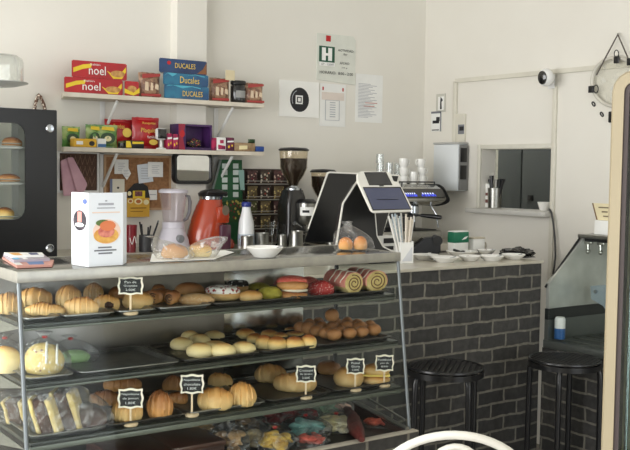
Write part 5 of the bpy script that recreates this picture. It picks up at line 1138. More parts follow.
# ------------------------------------------------------------------ on the brick counter
HW = HB+.0007
def plate_bm(r, h=.020):
    return lathe(BM(), [(0,.002),(r*.5,.002),(r*.52,0),(r*.58,0),(r*.62,.004),(r*.97,h*.9),(r,h),(r*.98,h+.002),(r*.9,h*.85),(r*.6,.008),(0,.007)], seg=36)
def saucer(x0,x1,yb,label,bits=(),Y=None,z=0):
    xm = (x0+x1)/2; p = at(xm,yb,Z=HW+z); r = (x1-x0)/2*mpp(p)
    p = p+FW0*(r*.8) if Y is None else Vector((at(xm,yb,Y=Y).x, Y, HW+z)); r = (x1-x0)/2*mpp(p)*1.06
    t = thing('saucer', label, 'plate', p, 'saucers left on the bar', RZ); mkobj('dish', plate_bm(r,.024), m_ceram, t)
    for k in bits:
        if k == 'spoon':
            bm = BM(); tube(bm, [(-r*.6,-r*.1,.014),(r*.2,0,.016),(r*.75,.1*r,.026)], [.003,.002,.0035], 6); blob(bm, (-r*.66,-r*.12,.010), (.014,.009,.008), 0, 1, 1, 10)
            o = single('teaspoon', 'steel teaspoon lying on ' + label, 'spoon', bm, m_chrome, p, 'teaspoons', RZ)
        if k == 'napkin':
            bm = BM(); blob(bm, (r*.25,0,.0095), (r*.38,r*.3,.022), .5, 5, x0, 16); single('crumpled_napkin', 'crumpled white napkin on ' + label, 'napkin', bm, m_paper, p, 'used napkins', RZ)
        if k == 'wrapper':
            bm = BM(); blob(bm, (-r*.1,0,.0095), (r*.34,r*.25,.014), .4, 5, x0, 14); single('sugar_wrapper', 'small brown wrapper on ' + label, 'wrapper', bm, M('brown_wrapper', (120,70,48), .6), p, 'wrappers', RZ)
saucer(413.5,439.5,260.5,'the leftmost front saucer by the straws',('napkin',))
saucer(432.5,460.5,263,'the front saucer second from the left',('spoon',))
saucer(460,481.5,261.5,'the front saucer third from the left',('wrapper',))
saucer(481.5,505.5,261.5,'the front saucer fourth from the left',('spoon',))
saucer(504,526.5,260,'the rightmost saucer beside the black bag',('spoon',))
saucer(448.5,479,257,'the larger saucer behind the front row',('napkin',),z=.0)
saucer(478.5,496,255,'the small saucer at the back right',('spoon','wrapper'))
p = at(462,249,Z=HW); t = thing('coffee_scoop', 'black plastic scoop lying behind the larger saucer', 'scoop', Vector((at(462,249,Y=3.56).x,3.56,HW)), None, RZ)
mkobj('bowl', blob(BM(), (.01,0,0), (.026,.022,.030), .1, 2, 3, 16), m_black, t); bm = BM(); tube(bm, [(-.01,0,.02),(-.045,-.005,.032)], [.008,.006], 8); mkobj('handle', bm, m_black, t)
bm = BM(); p = at(521,259,Z=HW)+FW0*.10; s = mpp(p)
blob(bm, (0,0,0), (17*s,12*s,9.5*s), .35, 3.5, 5, 34)
single('black_bag', 'crumpled black plastic bag at the right end of the bar', 'bag', bm, M('black_film', (14,14,15), .22, bump=1.0, bscale=40, coat=.3), p, None, RZ)
# green box, white box, card reader, small printer
def cbox(rc, Y, label, mat, name, cat, depth, extra=None):
    x0,x1,z0,z1 = rect(*rc, Y); t = thing(name, label, cat, ((x0+x1)/2, Y+depth/2, HW)); w = (x1-x0)/2; h = z1-HW
    mkobj('body', box(BM(), -w, w, -depth/2, depth/2, 0, h, .003), mat, t); return t, w, h, depth/2
t, w, h, d = cbox((454.5,231,468.5,250), 3.62, 'green and white carton behind the saucers', m_paper, 'carton', 'box', .05)
bm = BM(); box(bm, -w-.0012, w+.0012, -d-.0012, d+.0012, h*.5, h*.96, .002); mkobj('green_band', bm, M('green_carton_print', (24,112,82), .45), t)
bm = BM(); patch(bm, [(.5,.62),(.8,.66),(.95,.78),(.7,.74)], (-w,-d-.0014,0), NEG, UP, 2*w, h); mkobj('white_sweep', bm, m_whitep, t)
t, w, h, d = cbox((473.5,239,485,250), 3.62, 'small white box with a tan lid beside the green carton', m_paper, 'lidded_box', 'box', .05)
mkobj('lid', box(BM(), -w-.002, w+.002, -d-.002, d+.002, h+.0004, h+.008, .002), M('tan_lid', (196,186,168), .5), t)
p = at(428,254,Z=HW)+FW0*.06; s = mpp(p)
t = thing('card_reader', 'black card payment terminal standing behind the saucers', 'card terminal', p, None, RZ)
bm = BM(); prism(bm, [(-16*s,-.04,.0),(13*s,-.04,.0),(13*s,-.04,12*s),(6*s,-.04,16.5*s),(-3*s,-.04,15*s),(-16*s,-.04,5*s)], (0,.08,0)); bmesh.ops.bevel(bm, geom=bm.edges[:], offset=.006, segments=2, affect='EDGES'); mkobj('body', bm, M('terminal_black', (40,42,46), .5), t)
bm = BM(); tube(bm, [(9.5*s,-.048,13*s),(9.5*s,.045,13*s)], 5*s, 18); mkobj('paper_roll_cover', bm, m_black, t)
bm = BM(); prism(bm, [(-14*s,-.03,7.2*s),(-4.5*s,-.03,14.6*s),(-4.9*s,-.03,15.2*s),(-14.4*s,-.03,7.8*s)], (0,.06,0)); mkobj('screen', bm, m_blackg, t)
t, w, h, d = cbox((375,236,396,255), 3.62, 'small white and black receipt printer between till and straws', m_paper, 'receipt_printer', 'printer', .08)
bm = BM(); box(bm, -w*.2, w*.8, -d-.0016, -d-.0003, h*.68, h*.9); box(bm, -w*.7, w*.75, -d-.0016, -d-.0003, h*.38, h*.55); mkobj('dark_panels', bm, m_ink, t)
# cup of straws
p = at(404.5,263.5,Z=HW)+FW0*.035; s = mpp(p); rs = RZ+.35
t = thing('straw_holder', 'square white cardboard holder full of paper straws', 'straw holder', p, None, rs)
wq = 7*s; hq = 21*s; bm = BM(); box(bm,-wq,wq,-wq,wq,0,.003); box(bm,-wq,wq,-wq,-wq+.002,.003,hq); box(bm,-wq,wq,wq-.002,wq,.003,hq*1.1); box(bm,-wq,-wq+.002,-wq+.002,wq-.002,.003,hq); box(bm,wq-.002,wq,-wq+.002,wq-.002,.003,hq*1.05)
mkobj('cardboard_box', bm, m_paper, t)
bm = BM(); patch(bm, [(.1,.1),(.9,.1),(.9,.8)], (-wq,-wq,0), NEG, UP, 2*wq, hq); mkobj('printed_triangle', bm, M('faint_grey_print', (212,214,218), .7), t)
sw_ = [M('white_straw', (238,236,230), .6), M('cream_straw', (240,230,214), .6), M('blue_striped_straw', (226,232,234), .6, col2=(180,200,212), scale=120)]
sd = [(387.5,216,0),(389.5,219,0),(391,214,2),(392.5,217,0),(394,213.5,2),(395.5,215,0),(397,218,0),(398.5,216,2),(400,213,0),(405,214,1),(406.5,217,1),(408,220,1),(410,217,1),(411.5,219,1),(413,216,0)]
for i,(x_,y_,k) in enumerate(sd):
    tp = at(x_+1,y_,Y=p.y+.01*(i%3-1)); f = i/(len(sd)-1)
    b0 = p+R0*((f-.5)*1.1*wq)+FW0*((i%3-1)*.4*wq)+Vector((0,0,.0045))
    bm = BM(); tube(bm, [b0-p, tp-p], .0044, 8)
    single('paper_straw', '%s drinking straw, %s from the left in the white holder' % (('white','cream','blue-striped')[k], ORD[i] if i<10 else ('eleventh','twelfth','thirteenth','fourteenth','last')[i-10]), 'straw', bm, sw_[k], p, 'straws in the holder')
# till with two screens
t = thing('till', 'white and black point-of-sale till with customer display on the bar', 'till', Vector((at(365,250,Y=3.62).x, 3.55, HW)))
b_ = BASE[t.name]
q = lambda x,y,Y: at(x,y,Y=Y)-b_
def slab(name, pts, Yt, Yb, yt, yb, th, mat, grow=1.0, par=t, bev=.003):
    """plate whose outline is given in the photo, lying in a plane leaning from depth Yb (at row yb) to Yt (at row yt)"""
    v = [q(x,y,Yb+(Yt-Yb)*(yb-y)/(yb-yt)) for x,y in pts]; c = sum(v,Vector())/len(v); v = [c+(a-c)*grow for a in v]
    n = (v[1]-v[0]).cross(v[2]-v[0]).normalized()
    if n.y < 0: n = -n
    bm = BM(); prism(bm, v, n*th)
    if bev: bmesh.ops.bevel(bm, geom=[e for e in bm.edges], offset=bev, segments=2, affect='EDGES')
    return mkobj(name, bm, mat, par), n
whp = M('till_white', (240,238,230), .35, scale=4)
scr = [(308,229),(327.5,172),(329.5,171.2),(399,174.5),(401,176),(384,232)]
slab('cashier_screen_rim', scr, 3.76, 3.66, 171, 230, .010, whp, 1.0)
slab('cashier_screen_back', [(304.5,242),(328.8,173.6),(330,173),(398.5,176),(381,242)], 3.752, 3.652, 171, 230, .006, M('till_black', (17,18,20), .3), 1.0, bev=.001)
slab('stand_rim', [(333,262),(342.5,203),(345,199),(356.5,181),(362,178),(376,212),(378,236),(384,246),(396,252),(396,262)], 3.52, 3.44, 178, 262, .008, whp, 1.0)
slab('stand_body', [(335,262),(344.3,203.5),(346.5,200),(357.5,183),(362,181),(375,213),(377,236),(383,247),(395,253),(395,262)], 3.516, 3.436, 178, 262, .045, MATS['till_black'], 1.0)
hs, n_ = slab('display_housing', [(357.3,174),(361,171),(389,171.3),(391,173),(394,181),(398.5,181.6),(402.5,188),(413,208.5),(411,211.3),(374,212.5),(371,210),(357.5,181)], 3.46, 3.37, 171, 212, .012, whp)
slab('customer_screen', [(363.8,188.2),(400,188),(410.3,208.6),(373.6,209.4)], 3.4585, 3.3685, 171, 212, .006, M('dark_blue_screen', (66,72,100), .15, emit=.10, scale=3, coat=.4), bev=0)
slab('screen_bezel', [(362.8,187),(400.6,186.8),(411.4,209.6),(372.8,210.6)], 3.4592, 3.3692, 171, 212, .004, m_blackg, bev=0)
slab('reader_screen', [(365,173),(385.4,172.8),(391.2,184.4),(370,184.4)], 3.4585, 3.3685, 171, 212, .006, M('dark_grey_screen', (52,52,54), .2, coat=.3), bev=0)
slab('reader_bezel', [(364,172.1),(386.2,172),(392.6,185.2),(369.2,185.2)], 3.4592, 3.3692, 171, 212, .004, m_blackg, bev=0)
slab('webcam', [(379.5,186.2-1),(383.5,186.1-1),(383.8,187.0-.9),(379.8,187.1-.9)], 3.4575, 3.3675, 171, 212, .004, m_black, bev=0)
bm = BM()
text_bm(bm, 'Bienvenido', q(376,201.5,3.392)-n_*.002, (q(400,201.2,3.392)-q(376,201.5,3.392)).normalized(), (q(377,198,3.399)-q(376,201.5,3.392)).normalized(), .085, .008, .001) if False else tube(bm, [q(377,199.6,3.395)-n_*.002, q(398,199.4,3.395)-n_*.002], .0012, 4)
mkobj('screen_text', bm, M('screen_ink', (30,32,44), .5), t)
mkobj('base_plate', box(BM(), -.10, .10, -.10, .14, 0, .010, .003), m_black, t)
# ------------------------------------------------------------------ on top of the display case
HT = ZT1+.0006
for i,(q_, lb, c0, cs) in enumerate((([(2,259),(17,268.3),(52,266.8),(54,262)],'bottom colourful folded leaflet on the display case',M('salmon_print',(206,150,136),.5),[(m_white,.02,.2),(M('mid_blue_print',(96,128,176),.5),.38,.78)]),
                                    ([(3,256.5),(14,262.5),(50,261),(44,256.5)],'leaflet in the middle of the pile at the left end of the case',M('lilac_grey_print',(170,160,170),.5),[(M('sky_print',(90,170,214),.5),.05,.2),(m_paper,.3,.42)]),
                                    ([(4,254.5),(12,258),(44,257),(42,254.5)],'top white leaflet of the pile at the left end of the case',m_paper,[(M('night_print',(70,80,120),.5),.6,.85),(M('orange_print',(226,170,90),.5),.1,.35)]))):
    z_ = HT+.007*i; pts = [at(x,y,Z=z_) for x,y in q_]; pts = [Vector((max(p.x,XL-.05),min(max(p.y,YF-.008),YD),z_)) for p in pts]
    cen = sum(pts,Vector())/4; t = thing('leaflet', lb, 'leaflet', cen, 'leaflets on the display case')
    bm = BM(); prism(bm, [p-cen for p in pts], (0,0,.0062)); mkobj('paper', bm, c0, t)
    for mt, a, b in cs:
        A,B,D_,E_ = [p-cen for p in pts]; up_ = Vector((0,0,.0063)); bm = BM()
        prism(bm, [E_.lerp(D_,a) if False else A.lerp(E_,a)*.1+B.lerp(D_,a)*.9+up_, B.lerp(D_,b)*.9+A.lerp(E_,b)*.1+up_, A.lerp(E_,b)*.85+B.lerp(D_,b)*.15+up_, A.lerp(E_,a)*.85+B.lerp(D_,a)*.15+up_], (0,0,.0004)); mkobj('printed_block', bm, mt, t)
# menu stand: three upright cards
P0, P1, P2, P3 = at(71.5,264.5,Z=HT), at(88.5,267.0,Z=HT), at(123,264.8,Z=HT), at(126.5,262.5,Z=HT)
t = thing('menu_stand', 'white folded menu stand with a burger photo on the display case', 'menu', P1)
hm = at(100,192.8,Y=P1.y).z-HT
mw = M('menu_white', (236,241,246), .45, scale=3)
for nm, A, B in (('side_panel',P0,P1),('main_panel',P1,P2),('edge_panel',P2,P3)):
    n = (B-A).cross(UZ).normalized(); bm = BM(); prism(bm, [A-P1,B-P1,B-P1+UZ*hm,A-P1+UZ*hm], n*-.003); mkobj(nm, bm, mw, t)
    r_ = (B-A).normalized(); w = (B-A).length; o = A-P1+n*.0004
    def mark(name, mt, polys, lift=.0006):
        bm = BM()
        for q in polys: patch(bm, q, o, r_, UZ, w, hm, lift)
        mkobj(name, bm, mt, t)
    if nm == 'main_panel':
        mark('plate_picture', M('plate_print',(244,214,196),.6), [disc_pts(.52,.47,.40,.17)])
        mark('fries_picture', M('fries_print',(236,186,96),.6,col2=(216,150,70),scale=60), [disc_pts(.5,.42,.36,.11)], .001)
        mark('lettuce_picture', M('lettuce_print',(96,120,64),.6), [disc_pts(.40,.59,.20,.045)], .0013)
        mark('filling_picture', M('ham_print',(190,84,76),.6,col2=(230,150,130),scale=60), [disc_pts(.5,.47,.24,.08)], .0016)
        mark('bun_picture', M('bun_print',(226,130,84),.6), [disc_pts(.54,.55,.23,.07)], .002)
        mark('title_lines', M('tan_grey_ink',(176,178,186),.7), [R4(.28,.83,.72,.86),R4(.24,.785,.76,.80),R4(.47,.88,.53,.9)])
        mark('orange_line', M('pale_orange_ink',(240,214,196),.7), [R4(.1,.725,.9,.74)])
        mark('price_lines', m_grey, [R4(.27,.245,.66,.265),R4(.16,.205,.80,.225),R4(.28,.165,.68,.185)])
    if nm == 'side_panel':
        mark('drink_picture', M('drink_print',(70,60,70),.6,col2=(30,32,40),scale=60), [disc_pts(.5,.62,.38,.14)])
        mark('glass_picture', M('pink_glass_print',(224,150,140),.6), [R4(.38,.6,.62,.74)], .001); mark('saucer_picture', m_whitep, [disc_pts(.5,.56,.26,.03)], .0013)
        mark('text_lines', m_lgrey, [R4(.15,.9,.6,.915),R4(.2,.87,.6,.885),R4(.1,.44,.8,.455),R4(.1,.38,.5,.395),R4(.1,.31,.75,.325),R4(.1,.23,.5,.245),R4(.1,.16,.75,.175)])
        mark('blue_badge', M('blue_badge_print',(90,110,170),.6), [disc_pts(.8,.88,.12,.035)]); mark('orange_line', M('pale_orange_ink',(240,214,196),.7), [R4(.1,.815,.9,.83)])
# bread in bags
HTB = HT
def loaf(rc, label, mat):
    p, w, d, h = fit(*rc, HTB+.003, .55); return single('bread_roll', label, 'bread', blob(BM(), (0,0,0), (w/2,d/2,h), .08, 2.4, rc[0], 24), mat, p, None, RZ), p, w
k_loaf = bake('seeded_bread', (214,170,118), (206,150,98), (150,96,56), 30, bump=.4)
_, pa, wa = loaf((160,243.5,187,258.5),'seeded bread roll inside the left milky bag',k_loaf)
_, pb, wb = loaf((188,241.5,211,257),'golden bread roll inside the right milky bag',k_toast)
t = thing('bread_bag', 'milky plastic bag around a seeded roll on the display case', 'bag', pa+Vector((0,0,-.0025)), None, RZ)
mkobj('film', hull(BM(), wa*1.4, .11, .066, 3, .3, neck=(-.07,.0)), m_bagw, t)
t = thing('bread_bag', 'milky plastic bag around a golden roll, its mouth pointing right', 'bag', pb+Vector((0,0,-.0025)), None, RZ)
bm = hull(BM(), wb*1.3, .10, .064, 8, .6, neck=(.06,.0)); mkobj('film', bm, m_bagw, t)
bm = BM(); c_ = [at(x,y,Z=HT) for x,y in ((150,262.2),(214,259.6),(234,252.5),(225,250.5),(152,254))]
for i,p in enumerate(c_): c_[i] = Vector((p.x,min(max(p.y,YF),YD),HT))
prism(bm, c_, (0,0,.0012)); single('paper_sheet', 'sheet of pale paper under the bagged bread', 'paper', bm, m_paper, sum(c_,Vector())/5, None, 0, True)
# white plate with a spoon
p, w, d, h = fit(244.5,245,282.5,259.5,HT,1.0)
p = at(263.5,258.5,Z=HT)+FW0*.055; w = 38*mpp(p); p.y = min(p.y, YD-.06)
t = thing('plate', 'white plate with a spoon standing on the display case', 'plate', p, None, RZ)
mkobj('dish', plate_bm(w/2,.030), m_ceram, t)
bm = BM(); tube(bm, [(-.015,-.01,.016),(.02,0,.019),(.052,.012,.0335)], [.003,.002,.003], 6); blob(bm, (-.022,-.012,.0105), (.013,.009,.009), 0, 1, 1, 10); single('teaspoon', 'steel teaspoon resting on the white plate', 'spoon', bm, m_chrome, p, None, RZ)
# two round buns in a knotted bag
for rc, lb in (((338.5,237.5,353,250),'orange-gold bun, left one in the knotted bag on the display case'),((353.5,236.5,367.5,250),'orange-gold bun, right one in the knotted bag on the display case')):
    p, w, d, h = fit(*rc, HT+.003, .95); p.y = min(p.y, YD-.03); single('bun', lb, 'bun', blob(BM(), (0,0,0), (w/2,d/2,h*1.05), .03, 2, 2, 20), bake('orange_bun_crust',(236,180,112),(222,148,76),(190,110,52),10,bump=.1), p, None, RZ)
p, w, d, h = fit(335,221.5,372,251,HT,.6); p.y = min(p.y, YD-.035)
t = thing('plastic_bag', 'clear knotted bag around two round buns on the display case', 'bag', p, None, RZ)
mkobj('film', hull(BM(), w, .07, h, 4, .3, neck=(-.025,0)), m_bag, t)
bm = BM(); blob(bm, (-.018,0,h*.60), (.014,.012,h*.42), .3, 5, 3, 16, False); mkobj('knot', bm, m_bagw, t)
# ------------------------------------------------------------------ right wall
RW = Vector((0,-1,0))
def wsheet(rc, label, name, cat, mat, marks=(), th=.004, off=.001):
    a, b = wp(rc[0],rc[3]), wp(rc[2],rc[1]); y0, y1 = a.y, b.y; z0 = wp((rc[0]+rc[2])/2,rc[3]).z; z1 = wp((rc[0]+rc[2])/2,rc[1]).z
    w = y0-y1; h = z1-z0; t = thing(name, label, cat, (XW-off-th, (y0+y1)/2, z0)); o = Vector((0,w/2,0))
    bm = BM(); box(bm, 0, th, -w/2, w/2, 0, h, .001); mkobj('panel', bm, mat, t)
    for i,(nm,mt,pl) in enumerate(marks):
        bm = BM()
        for q in pl: patch(bm, q, o, RW, UP, w, h, .0008+.0005*i)
        mkobj(nm, bm, mt, t)
    return t, w, h
gp = M('grey_card', (196,194,184), .7)
wsheet((436.5,94,446,112),'small grey framed picture, upper one left of the cable duct','wall_picture','picture',gp,[('white_field',m_paper,[R4(.22,.1,.85,.85)]),('dark_figure',m_ink,[[(.45,.15),(.65,.15),(.6,.55),(.75,.65),(.5,.85),(.45,.5)]])])
wsheet((431.5,111.5,442,131.5),'small picture with dark printing, lower one left of the cable duct','wall_picture','picture',m_paper,[('dark_print',m_ink,[R4(.15,.4,.8,.55),R4(.5,.5,.85,.72),R4(.1,.05,.8,.1)]),('grey_edge',m_grey,[R4(.9,0,1,1),R4(.0,.9,1,1)])])
wsheet((456.5,114,466.5,142),'cream switch plate above the grey wall box','switch_plate','switch',M('cream_plate',(214,210,196),.6),[('dark_switch',m_grey,[R4(.3,.28,.95,.62)]),('dark_rocker',m_ink,[R4(.45,.4,.9,.55)])],.012)
# grey-white dispenser box
a, b = wp(433,190), wp(461,143); yb0, yb1 = at(433,165,X=XW-.09).y, at(457.5,165,X=XW-.09).y
z0, z1 = at(447,191,X=XW-.12).z, at(447,144,X=XW-.12).z
t = thing('wall_dispenser', 'pale grey wall box with a black side, left of the hatch', 'dispenser', (XW-.045, (yb0+yb1)/2, z0)); w = (yb0-yb1)/2; h = z1-z0
mkobj('housing', box(BM(), -.044, .044, -w, w, 0, h, .008), M('dispenser_grey', (222,226,228), .4, scale=3), t)
mkobj('top_rim', box(BM(), -.0445, .044, -w-.004, w+.004, h+.0005, h+.012, .003), M('light_grey_rim', (184,184,180), .4), t)
bm = BM(); box(bm, -.036, .04, -w-.012, -w-.0005, .005, h-.005, .004); sd_ = mkobj('dark_side', bm, M('side_grey', (120,120,118), .4), t)
bm = BM(); box(bm, -.035, .02, -w-.016, -w-.0125, h*.25, h*.55, .002); mkobj('black_latch', bm, m_black, sd_)
bm = BM(); box(bm, -.035, .02, -w-.016, -w-.0125, h*.62, h*.92, .002); mkobj('black_latch', bm, m_black, sd_)
# security camera
p = wp(553,80); c_ = at(546,77.5,X=XW-.12)
t = thing('security_camera', 'white security camera with a black face on the cable duct', 'camera', (XW, p.y, p.z))
mkobj('wall_mount', box(BM(), -.02, -.0185+.0, -.03, .02, -.05, .03, .001), m_white, t)
c0 = c_-BASE[t.name]; ax = (EYE+Vector((-.9,-.3,-.2))-c_).normalized(); ax = Vector((-.97,-.12,-.10)).normalized()
bm = BM(); tube(bm, [Vector((-.0205,0,-.02)), Vector((-.05,.0,-.03)), c0-ax*.02], .008, 8); mkobj('arm', bm, m_white, t)
s = mpp(c_); bm = BM(); bmesh.ops.create_uvsphere(bm, u_segments=24, v_segments=16, radius=1)
rot = ax.to_track_quat('Z','Y').to_matrix().to_4x4()
sc = Matrix.Diagonal((7.6*s, 9*s, 8*s, 1)); bm.transform(Matrix.Translation(c0) @ rot @ sc); mkobj('body', bm, m_white, t)
bm = BM(); lathe(bm, [(0,8.2*s),(3*s,8.1*s),(5.2*s,7.2*s),(5.4*s,6*s),(0,6*s)], sx=.92, sy=1.25); bm.transform(Matrix.Translation(c0) @ rot); mkobj('lens_face', bm, m_blackg, t)
# hanging ring ornament and its little pieces
ctr = at(615.5,82,X=XW-.03); s = mpp(ctr)
t = thing('hanging_ring', 'round clear ring ornament hung by dark cords on the right wall', 'wall ornament', ctr)
def W(x,y,off=.03): return at(x,y,X=XW-off)-ctr
cir = [W(615.5+23.5*math.cos(a), 82+24.5*math.sin(a)) for a in [i*2*PI/48 for i in range(48)]]
bm = BM(); loop(bm, cir, .010, 10); mkobj('ring', bm, M('pale_ring', (206,202,190), .35), t)
bm = BM(); prism(bm, [v*.965 for v in cir], (.003,0,0)); mkobj('clear_disc', bm, glass('ring_disc', (252,252,250), .3, .03, .1, white=.10, wscale=8), t)
bm = BM(); cord = M('dark_cord', (92,84,78), .7)
for a_, b_ in (((617.8,34.5),(596.5,75)),((617.8,34.5),(603,62)),((617.8,34.5),(630,63)),((617.8,34.5),(636,76))): tube(bm, [W(*a_,.034), W(*b_,.042)], .0035, 6)
mkobj('cords', bm, cord, t)
for x_,y_ in ((616.3,60),(590.8,89.5),(629.5,62)):
    v = W(x_,y_,.05); bm = BM(); box(bm, v.x-.004, v.x+.004, v.y-.020, v.y+.016, v.z-.018, v.z+.020, .004); mkobj('black_clip', bm, m_black, t)
for x_,y_ in ((616.5,54),(596,89)):
    v = [W(x_+2.2*math.cos(a), y_+4*math.sin(a), .05) for a in [i*PI/8 for i in range(16)]]; bm = BM(); loop(bm, v, .0028, 6); mkobj('wire_clasp', bm, m_dark, t)
bm = BM(); tube(bm, [W(617.8,33.5,.0), W(617.8,34,.034)], .004, 8); mkobj('nail', bm, m_steel, t)
for i,(x_,y_,lb) in enumerate(((593.5,104,'upper of two little dark oval rings on the wall below the ornament'),(601.8,114.3,'lower of two little dark oval rings on the wall below the ornament'))):
    v0 = at(x_,y_,X=XW-.0036); v = [at(x_+1.4*math.cos(a)-.5*math.sin(a), y_-2.3*math.sin(a)*.9+.4*math.cos(a), X=XW-.0036)-v0 for a in [k*PI/8 for k in range(16)]]
    bm = BM(); loop(bm, v, .0035, 8); single('oval_ring', lb, 'wall ornament', bm, m_ink, v0)
v0 = at(611.5,117,X=XW-.01); single('wall_hook', 'black wall hook below the ring ornament, beside the cooler', 'hook', box(BM(),-.004,.008,-.02,.02,-.03,.03,.005), m_black, v0)
# hatch: kitchen doors, cutlery tin, bowl, cable
XD = XW+1.05
ya, yb_ = at(498,170,X=XD).y, at(522,170,X=XD).y; zt = 2.3
t = thing('kitchen_cupboard', 'tall dark grey two-door cupboard seen through the serving hatch', 'cupboard', (XD+.28, yb_, 0)); wd = ya-yb_
mkobj('body', box(BM(), -.26, .26, -wd*1.6, wd, 0, zt, .004), M('cupboard_dark', (66,70,70), .5), t)
dk = M('smudged_grey_door', (84,90,90), .4, col2=(112,118,116), scale=4, mid=(.55,.8), stretch=(1,1,.35))
for y0_, y1_ in ((.006,wd-.002),(-wd*1.6+.002,-.006)):
    d_ = mkobj('door', box(BM(), -.285, -.262, y0_, y1_, .05, zt-.01, .003), dk, t)
mkobj('handle', box(BM(), -.30, -.2855, .012, .03, 1.0, 1.3, .003), m_dark, t)
mkobj('lock', box(BM(), -.292, -.2855, -.12, -.07, hz0+.02, hz0+.06, .002), m_black, t)
p = at(494.5,208.5,X=XW+.045); p.z = hz0+.0036; s = mpp(p)
t = thing('cutlery_tin', 'steel tin of cutlery standing on the hatch sill', 'utensil holder', p); hh = at(494.5,188.5,X=XW+.045).z-hz0
mkobj('tin', lathe(BM(), [(0,0),(6.6*s,0),(7.2*s,hh),(6.8*s,hh),(6.2*s,.01),(0,.01)]), m_steel, t)
for i,(dx,yt,lx,mt,lb) in enumerate(((-4,180,-3,m_dark,'leftmost dark utensil in the cutlery tin'),(-2,176.5,-3,m_black,'tallest black utensil in the cutlery tin'),(1,180,1,m_steel,'steel utensil in the middle of the tin'),(3,179,4,m_dark,'dark utensil leaning right in the tin'),(5,179,6,m_black,'rightmost black utensil in the cutlery tin'))):
    zt_ = at(494.5,yt,X=XW+.045).z-hz0; d_ = Vector((0,-1,0)); a_ = d_*(dx*.7*s)+Vector((0,0,.013)); b_ = d_*((dx+lx)*s)+Vector((0,0,zt_))
    bm = BM(); tube(bm, [a_, a_.lerp(b_,.75), b_], [.005,.007,.014], 8); single('kitchen_utensil', lb, 'utensil', bm, mt, p, 'utensils in the tin')
p = at(544,211.5,X=XW+.05); p.z = hz0+.0036; s = mpp(p)
bm = lathe(BM(), [(0,0),(4*s,0),(4.4*s,.004),(7*s,8.6*s),(6.5*s,8.6*s),(3.8*s,.008),(0,.007)], seg=28); single('bowl', 'white bowl at the right end of the hatch sill', 'bowl', bm, m_ceram, p)
p = at(484.5,208,X=XW+.06); p.z = hz0+.0036; p.y -= .03
t = thing('spice_packet', 'small pale packet with dark bands left of the cutlery tin', 'packet', p); hh = at(484.5,184,X=XW+.09).z-hz0
mkobj('packet', box(BM(), -.02, .02, -.028, .028, 0, hh, .004), m_paper, t); bm = BM(); box(bm,-.0208,.0208,-.0288,.0288,hh*.2,hh*.34); box(bm,-.0208,.0208,-.0288,.0288,hh*.5,hh*.62); mkobj('dark_bands', bm, M('brown_band',(120,80,74),.6), t)
bm = BM(); q_ = [at(x,y,X=XW-.03 if i else XW-.02) for i,(x,y) in enumerate(((549.5,209.5),(551.5,213),(553.5,224),(555,240),(555.5,256),(554.5,266),(553,274)))]
tube(bm, q_, .006, 8); single('power_cable', 'dark cable hanging down the wall from the hatch sill', 'cable', bm, M('cable_grey', (62,62,62), .5), q_[0], None, 0, True)
# ------------------------------------------------------------------ refrigerated case along the right wall
XF = xe+.005; YR1 = YC-.02; YR0 = 1.55
ze0 = .76; XT = at(580.5,238,Y=YR1).x; ztop = at(580.5,238,Y=YR1).z
t = thing('glass_counter', 'sloping glass counter on a brick base along the right wall', 'display case', ((XF+XW)/2, 2.3, 0))
mkobj('brick_base', box(BM(), XF, XW-.002, YR0, YC-.015, 0, .72), m_bry, t, world=True)
mkobj('case_floor', box(BM(), XF+.002, XW-.004, YR0, YC-.016, .7205, .76, .004), M('case_floor', (98,102,98), .35, .3), t, world=True)
bm = BM(); box(bm, XF+.004, XW-.006, YC-.044, YC-.022, .7605, .8595); mkobj('kickboard', bm, M('case_floor', (52,54,52)), t, world=True)
gpan = M('case_end_panel', (206,208,202), .35, .4, col2=(168,170,164), scale=5)
zp = .915; zs = 1.04; fx = lambda z: XF+(XT-XF)*(z-zs)/(ztop-zs)
YE1 = YC-.02
bm = BM(); prism(bm, [(XF+.01,YE1-.02,zs),(XF+.01,YE1-.02,zp),(XW-.006,YE1-.02,zp),(XW-.006,YE1-.02,ztop),(XT,YE1-.02,ztop)], (0,.018,0)); mkobj('end_panel', bm, gpan, t, world=True)
bm = BM(); box(bm, XF+.004, XW-.006, YE1-.024, YE1-.002, .86, zp-.001); mkobj('black_kickboard', bm, M('black_band', (26,30,30), .4), t, world=True)
bm = BM(); prism(bm, [(XF+.006,YR0+.01,zs),(XF+.006,YE1-.03,zs),(XT-.004,YE1-.03,ztop),(XT-.004,YR0+.01,ztop)], (.006,0,0)); mkobj('sloping_glass', bm, m_case, t, world=True)
bm = BM(); box(bm, XF+.004, XF+.016, YR0+.01, YE1-.03, .7605, zs-.001); mkobj('lower_glass', bm, m_case, t, world=True)
bm = BM(); box(bm, XT-.012, XW-.006, YR0, YE1+.01, ztop+.001, ztop+.02, .003); mkobj('top_shelf', bm, m_steel, t, world=True)
bm = BM(); box(bm, XT-.005, XW-.02, YR0+.02, YE1-.03, ztop-.014, ztop+.0005, .002); mkobj('dark_underside', bm, m_black, t, world=True)
bm = BM(); tube(bm, [(XF+.0,YE1-.005,zs-.02),(XT-.012,YE1-.005,ztop)], .006, 8); mkobj('glass_edge', bm, m_dark, t, world=True)
for x_ in (589.5,602):
    c_ = at(x_,243,X=XT+.02); y_ = c_.y
    bm = BM(); box(bm, XT+.004, XT+.02, y_-.025, y_+.02, ztop-.028, ztop-.0145, .002); tube(bm, [(XT+.01,y_,ztop-.028),(XT+.008,y_-.004,ztop-.062)], .007, 8); bmesh.ops.create_uvsphere(bm, u_segments=12, v_segments=8, radius=.012, matrix=Matrix.Translation((XT+.007,y_-.005,ztop-.066))); mkobj('glass_clamp', bm, m_steel, t, world=True)
bp_ = lambda x,y: at(x,y,X=XF+.25)
